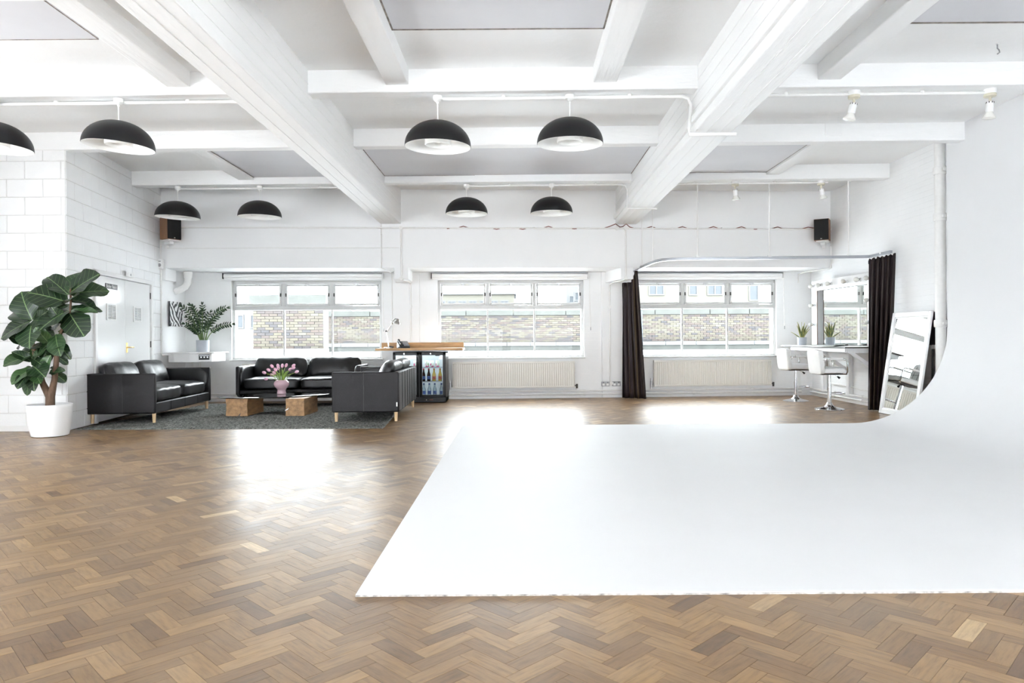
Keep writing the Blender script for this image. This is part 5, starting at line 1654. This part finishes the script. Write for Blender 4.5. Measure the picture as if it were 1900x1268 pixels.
def curtain(name, label, top_pts, bot_pts, ztop, folds, amp, seed, zb=0.012):
    """sheet of folds between a top line and a bottom line, ztop per column"""
    c = thing('curtain', label, 'curtain', (bot_pts[0][0], bot_pts[0][1], 0), group='dark striped curtains')
    ox, oy = bot_pts[0]
    nu, nv = folds * 10, 22
    rr = random.Random(seed)
    ph_ = [rr.uniform(-.5, .5) for _ in range(folds + 1)]
    mb = MB(); uvs = []
    T0, T1 = Vector(top_pts[0]), Vector(top_pts[1]); B0, B1 = Vector(bot_pts[0]), Vector(bot_pts[1])
    for j in range(nv + 1):
        t = j / nv
        for i in range(nu + 1):
            u = i / nu
            zt = ztop(u)
            a_ = T0 + (T1 - T0) * u; b_ = B0 + (B1 - B0) * u
            p = a_ * (1 - t) + b_ * t
            d = (a_ * (1 - t) + b_ * t) - p
            dirv = ((T1 - T0) * (1 - t) + (B1 - B0) * t).normalized()
            nrm = Vector((-dirv.y, dirv.x))
            k = amp * (.45 + .55 * min(1, t * 3)) * (1 + .3 * math.sin(u * 9 + seed))
            w = math.sin(u * folds * 2 * PI + .5 * math.sin(t * 2.5 + seed) + ph_[int(u * folds)] * t)
            p = p + nrm * w * k + dirv * .25 * k * math.cos(u * folds * 4 * PI)
            p = p + nrm * .006 * noise.noise(Vector((u * 12, t * 9, seed)))
            mb.v.append((p.x - ox, p.y - oy, zt + (zb - zt) * t)); uvs.append((u, t))
    for j in range(nv):
        for i in range(nu):
            n0 = j * (nu + 1) + i
            mb.f.append((n0, n0 + 1, n0 + nu + 2, n0 + nu + 1))
    me = bpy.data.meshes.new('cloth'); me.from_pydata(mb.v, [], mb.f); me.materials.append(M['curtain'])
    uv = me.uv_layers.new(name='grain')
    for lp in me.loops: uv.data[lp.index].uv = uvs[lp.vertex_index]
    me.polygons.foreach_set('use_smooth', [True] * len(me.polygons))
    o = bpy.data.objects.new('cloth', me); C.objects.link(o); o.parent = c
    o.modifiers.new('thick', 'SOLIDIFY').thickness = .004
    # gathered heading tape, a strip behind the top edge
    hd = MB()
    for i in range(0, nu + 1, 2):
        v = Vector(mb.v[i]) + Vector((0, .012, -.02))
        hd.v += [tuple(v), tuple(v + Vector((0, 0, -.05)))]
    m_ = len(hd.v) // 2
    hd.f = [(2 * i, 2 * i + 2, 2 * i + 3, 2 * i + 1) for i in range(m_ - 1)]
    ho = hd.build('heading_tape', 'grille', c, 180)
    ho.modifiers.new('thick', 'SOLIDIFY').thickness = .002
    return c
curtain('curtain', 'dark aubergine curtain bunched beside the right window, partly under the haunch', ((1.90, 12.72), (2.15, 12.50)), ((1.90, 12.80), (2.29, 12.52)), lambda u: 2.105 if u < .62 else 2.105 + (2.30 - 2.105) * min(1, (u - .62) / .2), 4, .035, 2)
curtain('curtain', 'dark aubergine curtain hanging at the near end of the dressing desk', ((5.22, 10.40), (5.52, 10.22)), ((5.19, 10.40), (5.42, 10.25)), lambda u: 2.245 + .06 * u + .012 * math.sin(u * 40), 5, .040, 5)
rw_ = thing('track_return', 'short aluminium track piece carrying the near dark curtain along the right wall', 'curtain track', (RX - .12, 10.5, TZ))
MB().box(-.018, .018, -.32, .30, -.02, .022).build('rail', 'alu', rw_, 0, .002)
MB().box(-.02, .118, -.06, -.02, .0, .03).build('wall_bracket', 'trimw', rw_, 0, .002)

# ---- leaning floor mirror
lm = thing('floor_mirror', 'tall white framed mirror leaning on the right wall behind the cove curve', 'mirror', (5.215, 9.62, 0.0005))
W2, Hm = .475, 1.45
fw = .07
lean = math.asin(.215 / Hm)
def ly(mb, y0, y1, z0, z1, x0=-.022, x1=.012):
    return mb.box(x0, x1, y0, y1, z0, z1)
fo = ly(ly(ly(ly(MB(), -W2, -W2 + fw, 0, Hm), W2 - fw, W2, 0, Hm), -W2 + fw, W2 - fw, 0, fw), -W2 + fw, W2 - fw, Hm - fw, Hm).build('frame', 'doorwhite', lm, 0, .008, rot=(0, lean, 0))
inn = ly(ly(ly(ly(MB(), -W2 + fw, -W2 + fw + .018, fw, Hm - fw, -.012), W2 - fw - .018, W2 - fw, fw, Hm - fw, -.012), -W2 + fw, W2 - fw, fw, fw + .018, -.012), -W2 + fw, W2 - fw, Hm - fw - .018, Hm - fw, -.012).build('inner_bead', 'doorwhite', fo, 0, .004)
MB().box(-.004, .0, -W2 + fw, W2 - fw, fw, Hm - fw).build('mirror_glass', 'mirror', fo, 0)
MB().box(.008, .014, -W2 + .01, W2 - .01, .01, Hm - .01).build('backing', 'walnut', fo, 0)
dp = thing('dark_panel', 'dark grey flat panel on stand poles tucked behind the leaning mirror', 'panel', (5.50, 9.23, 0.0005))
MB().box(-.015, .015, -.10, .10, .98, 1.42).build('panel_board', 'signblack', dp, 0, .004)
MB().box(-.03, .04, -.05, .03, .93, .985).build('clamp', 'trimw', dp, 0, .006)
for y, x in ((-.05, .0), (.0, .02), (.06, -.01), (.11, .01)):
    MB().tube([(x, y, 0), (x * .5, y * .6, .95)], .011, 8).build('stand_pole', 'signblack' if y in (-.05, .06) else 'steel', dp)
# ---- soil stack in the right corner
sp_ = thing('soil_stack', 'thick white vertical soil pipe with collars beside the cove wall', 'pipe', (RX - .085, 9.06, 0.0))
MB().tube([(0, 0, 0.0), (0, 0, ZC - .002)], .062, 20).build('pipe', 'pipe', sp_, 60)
for z, r in ((3.24, .078), (2.64, .076), (1.265, .078)):
    MB().lathe([(r * .9, -.05), (r, -.04), (r, .03), (r * .93, .045)], 22, (0, 0, z)).build('collar', 'pipe', sp_, 40)
    MB().box(-.02, .083, -.10, -.06, z - .02, z + .02).build('collar_lug', 'pipe', sp_, 0, .004)
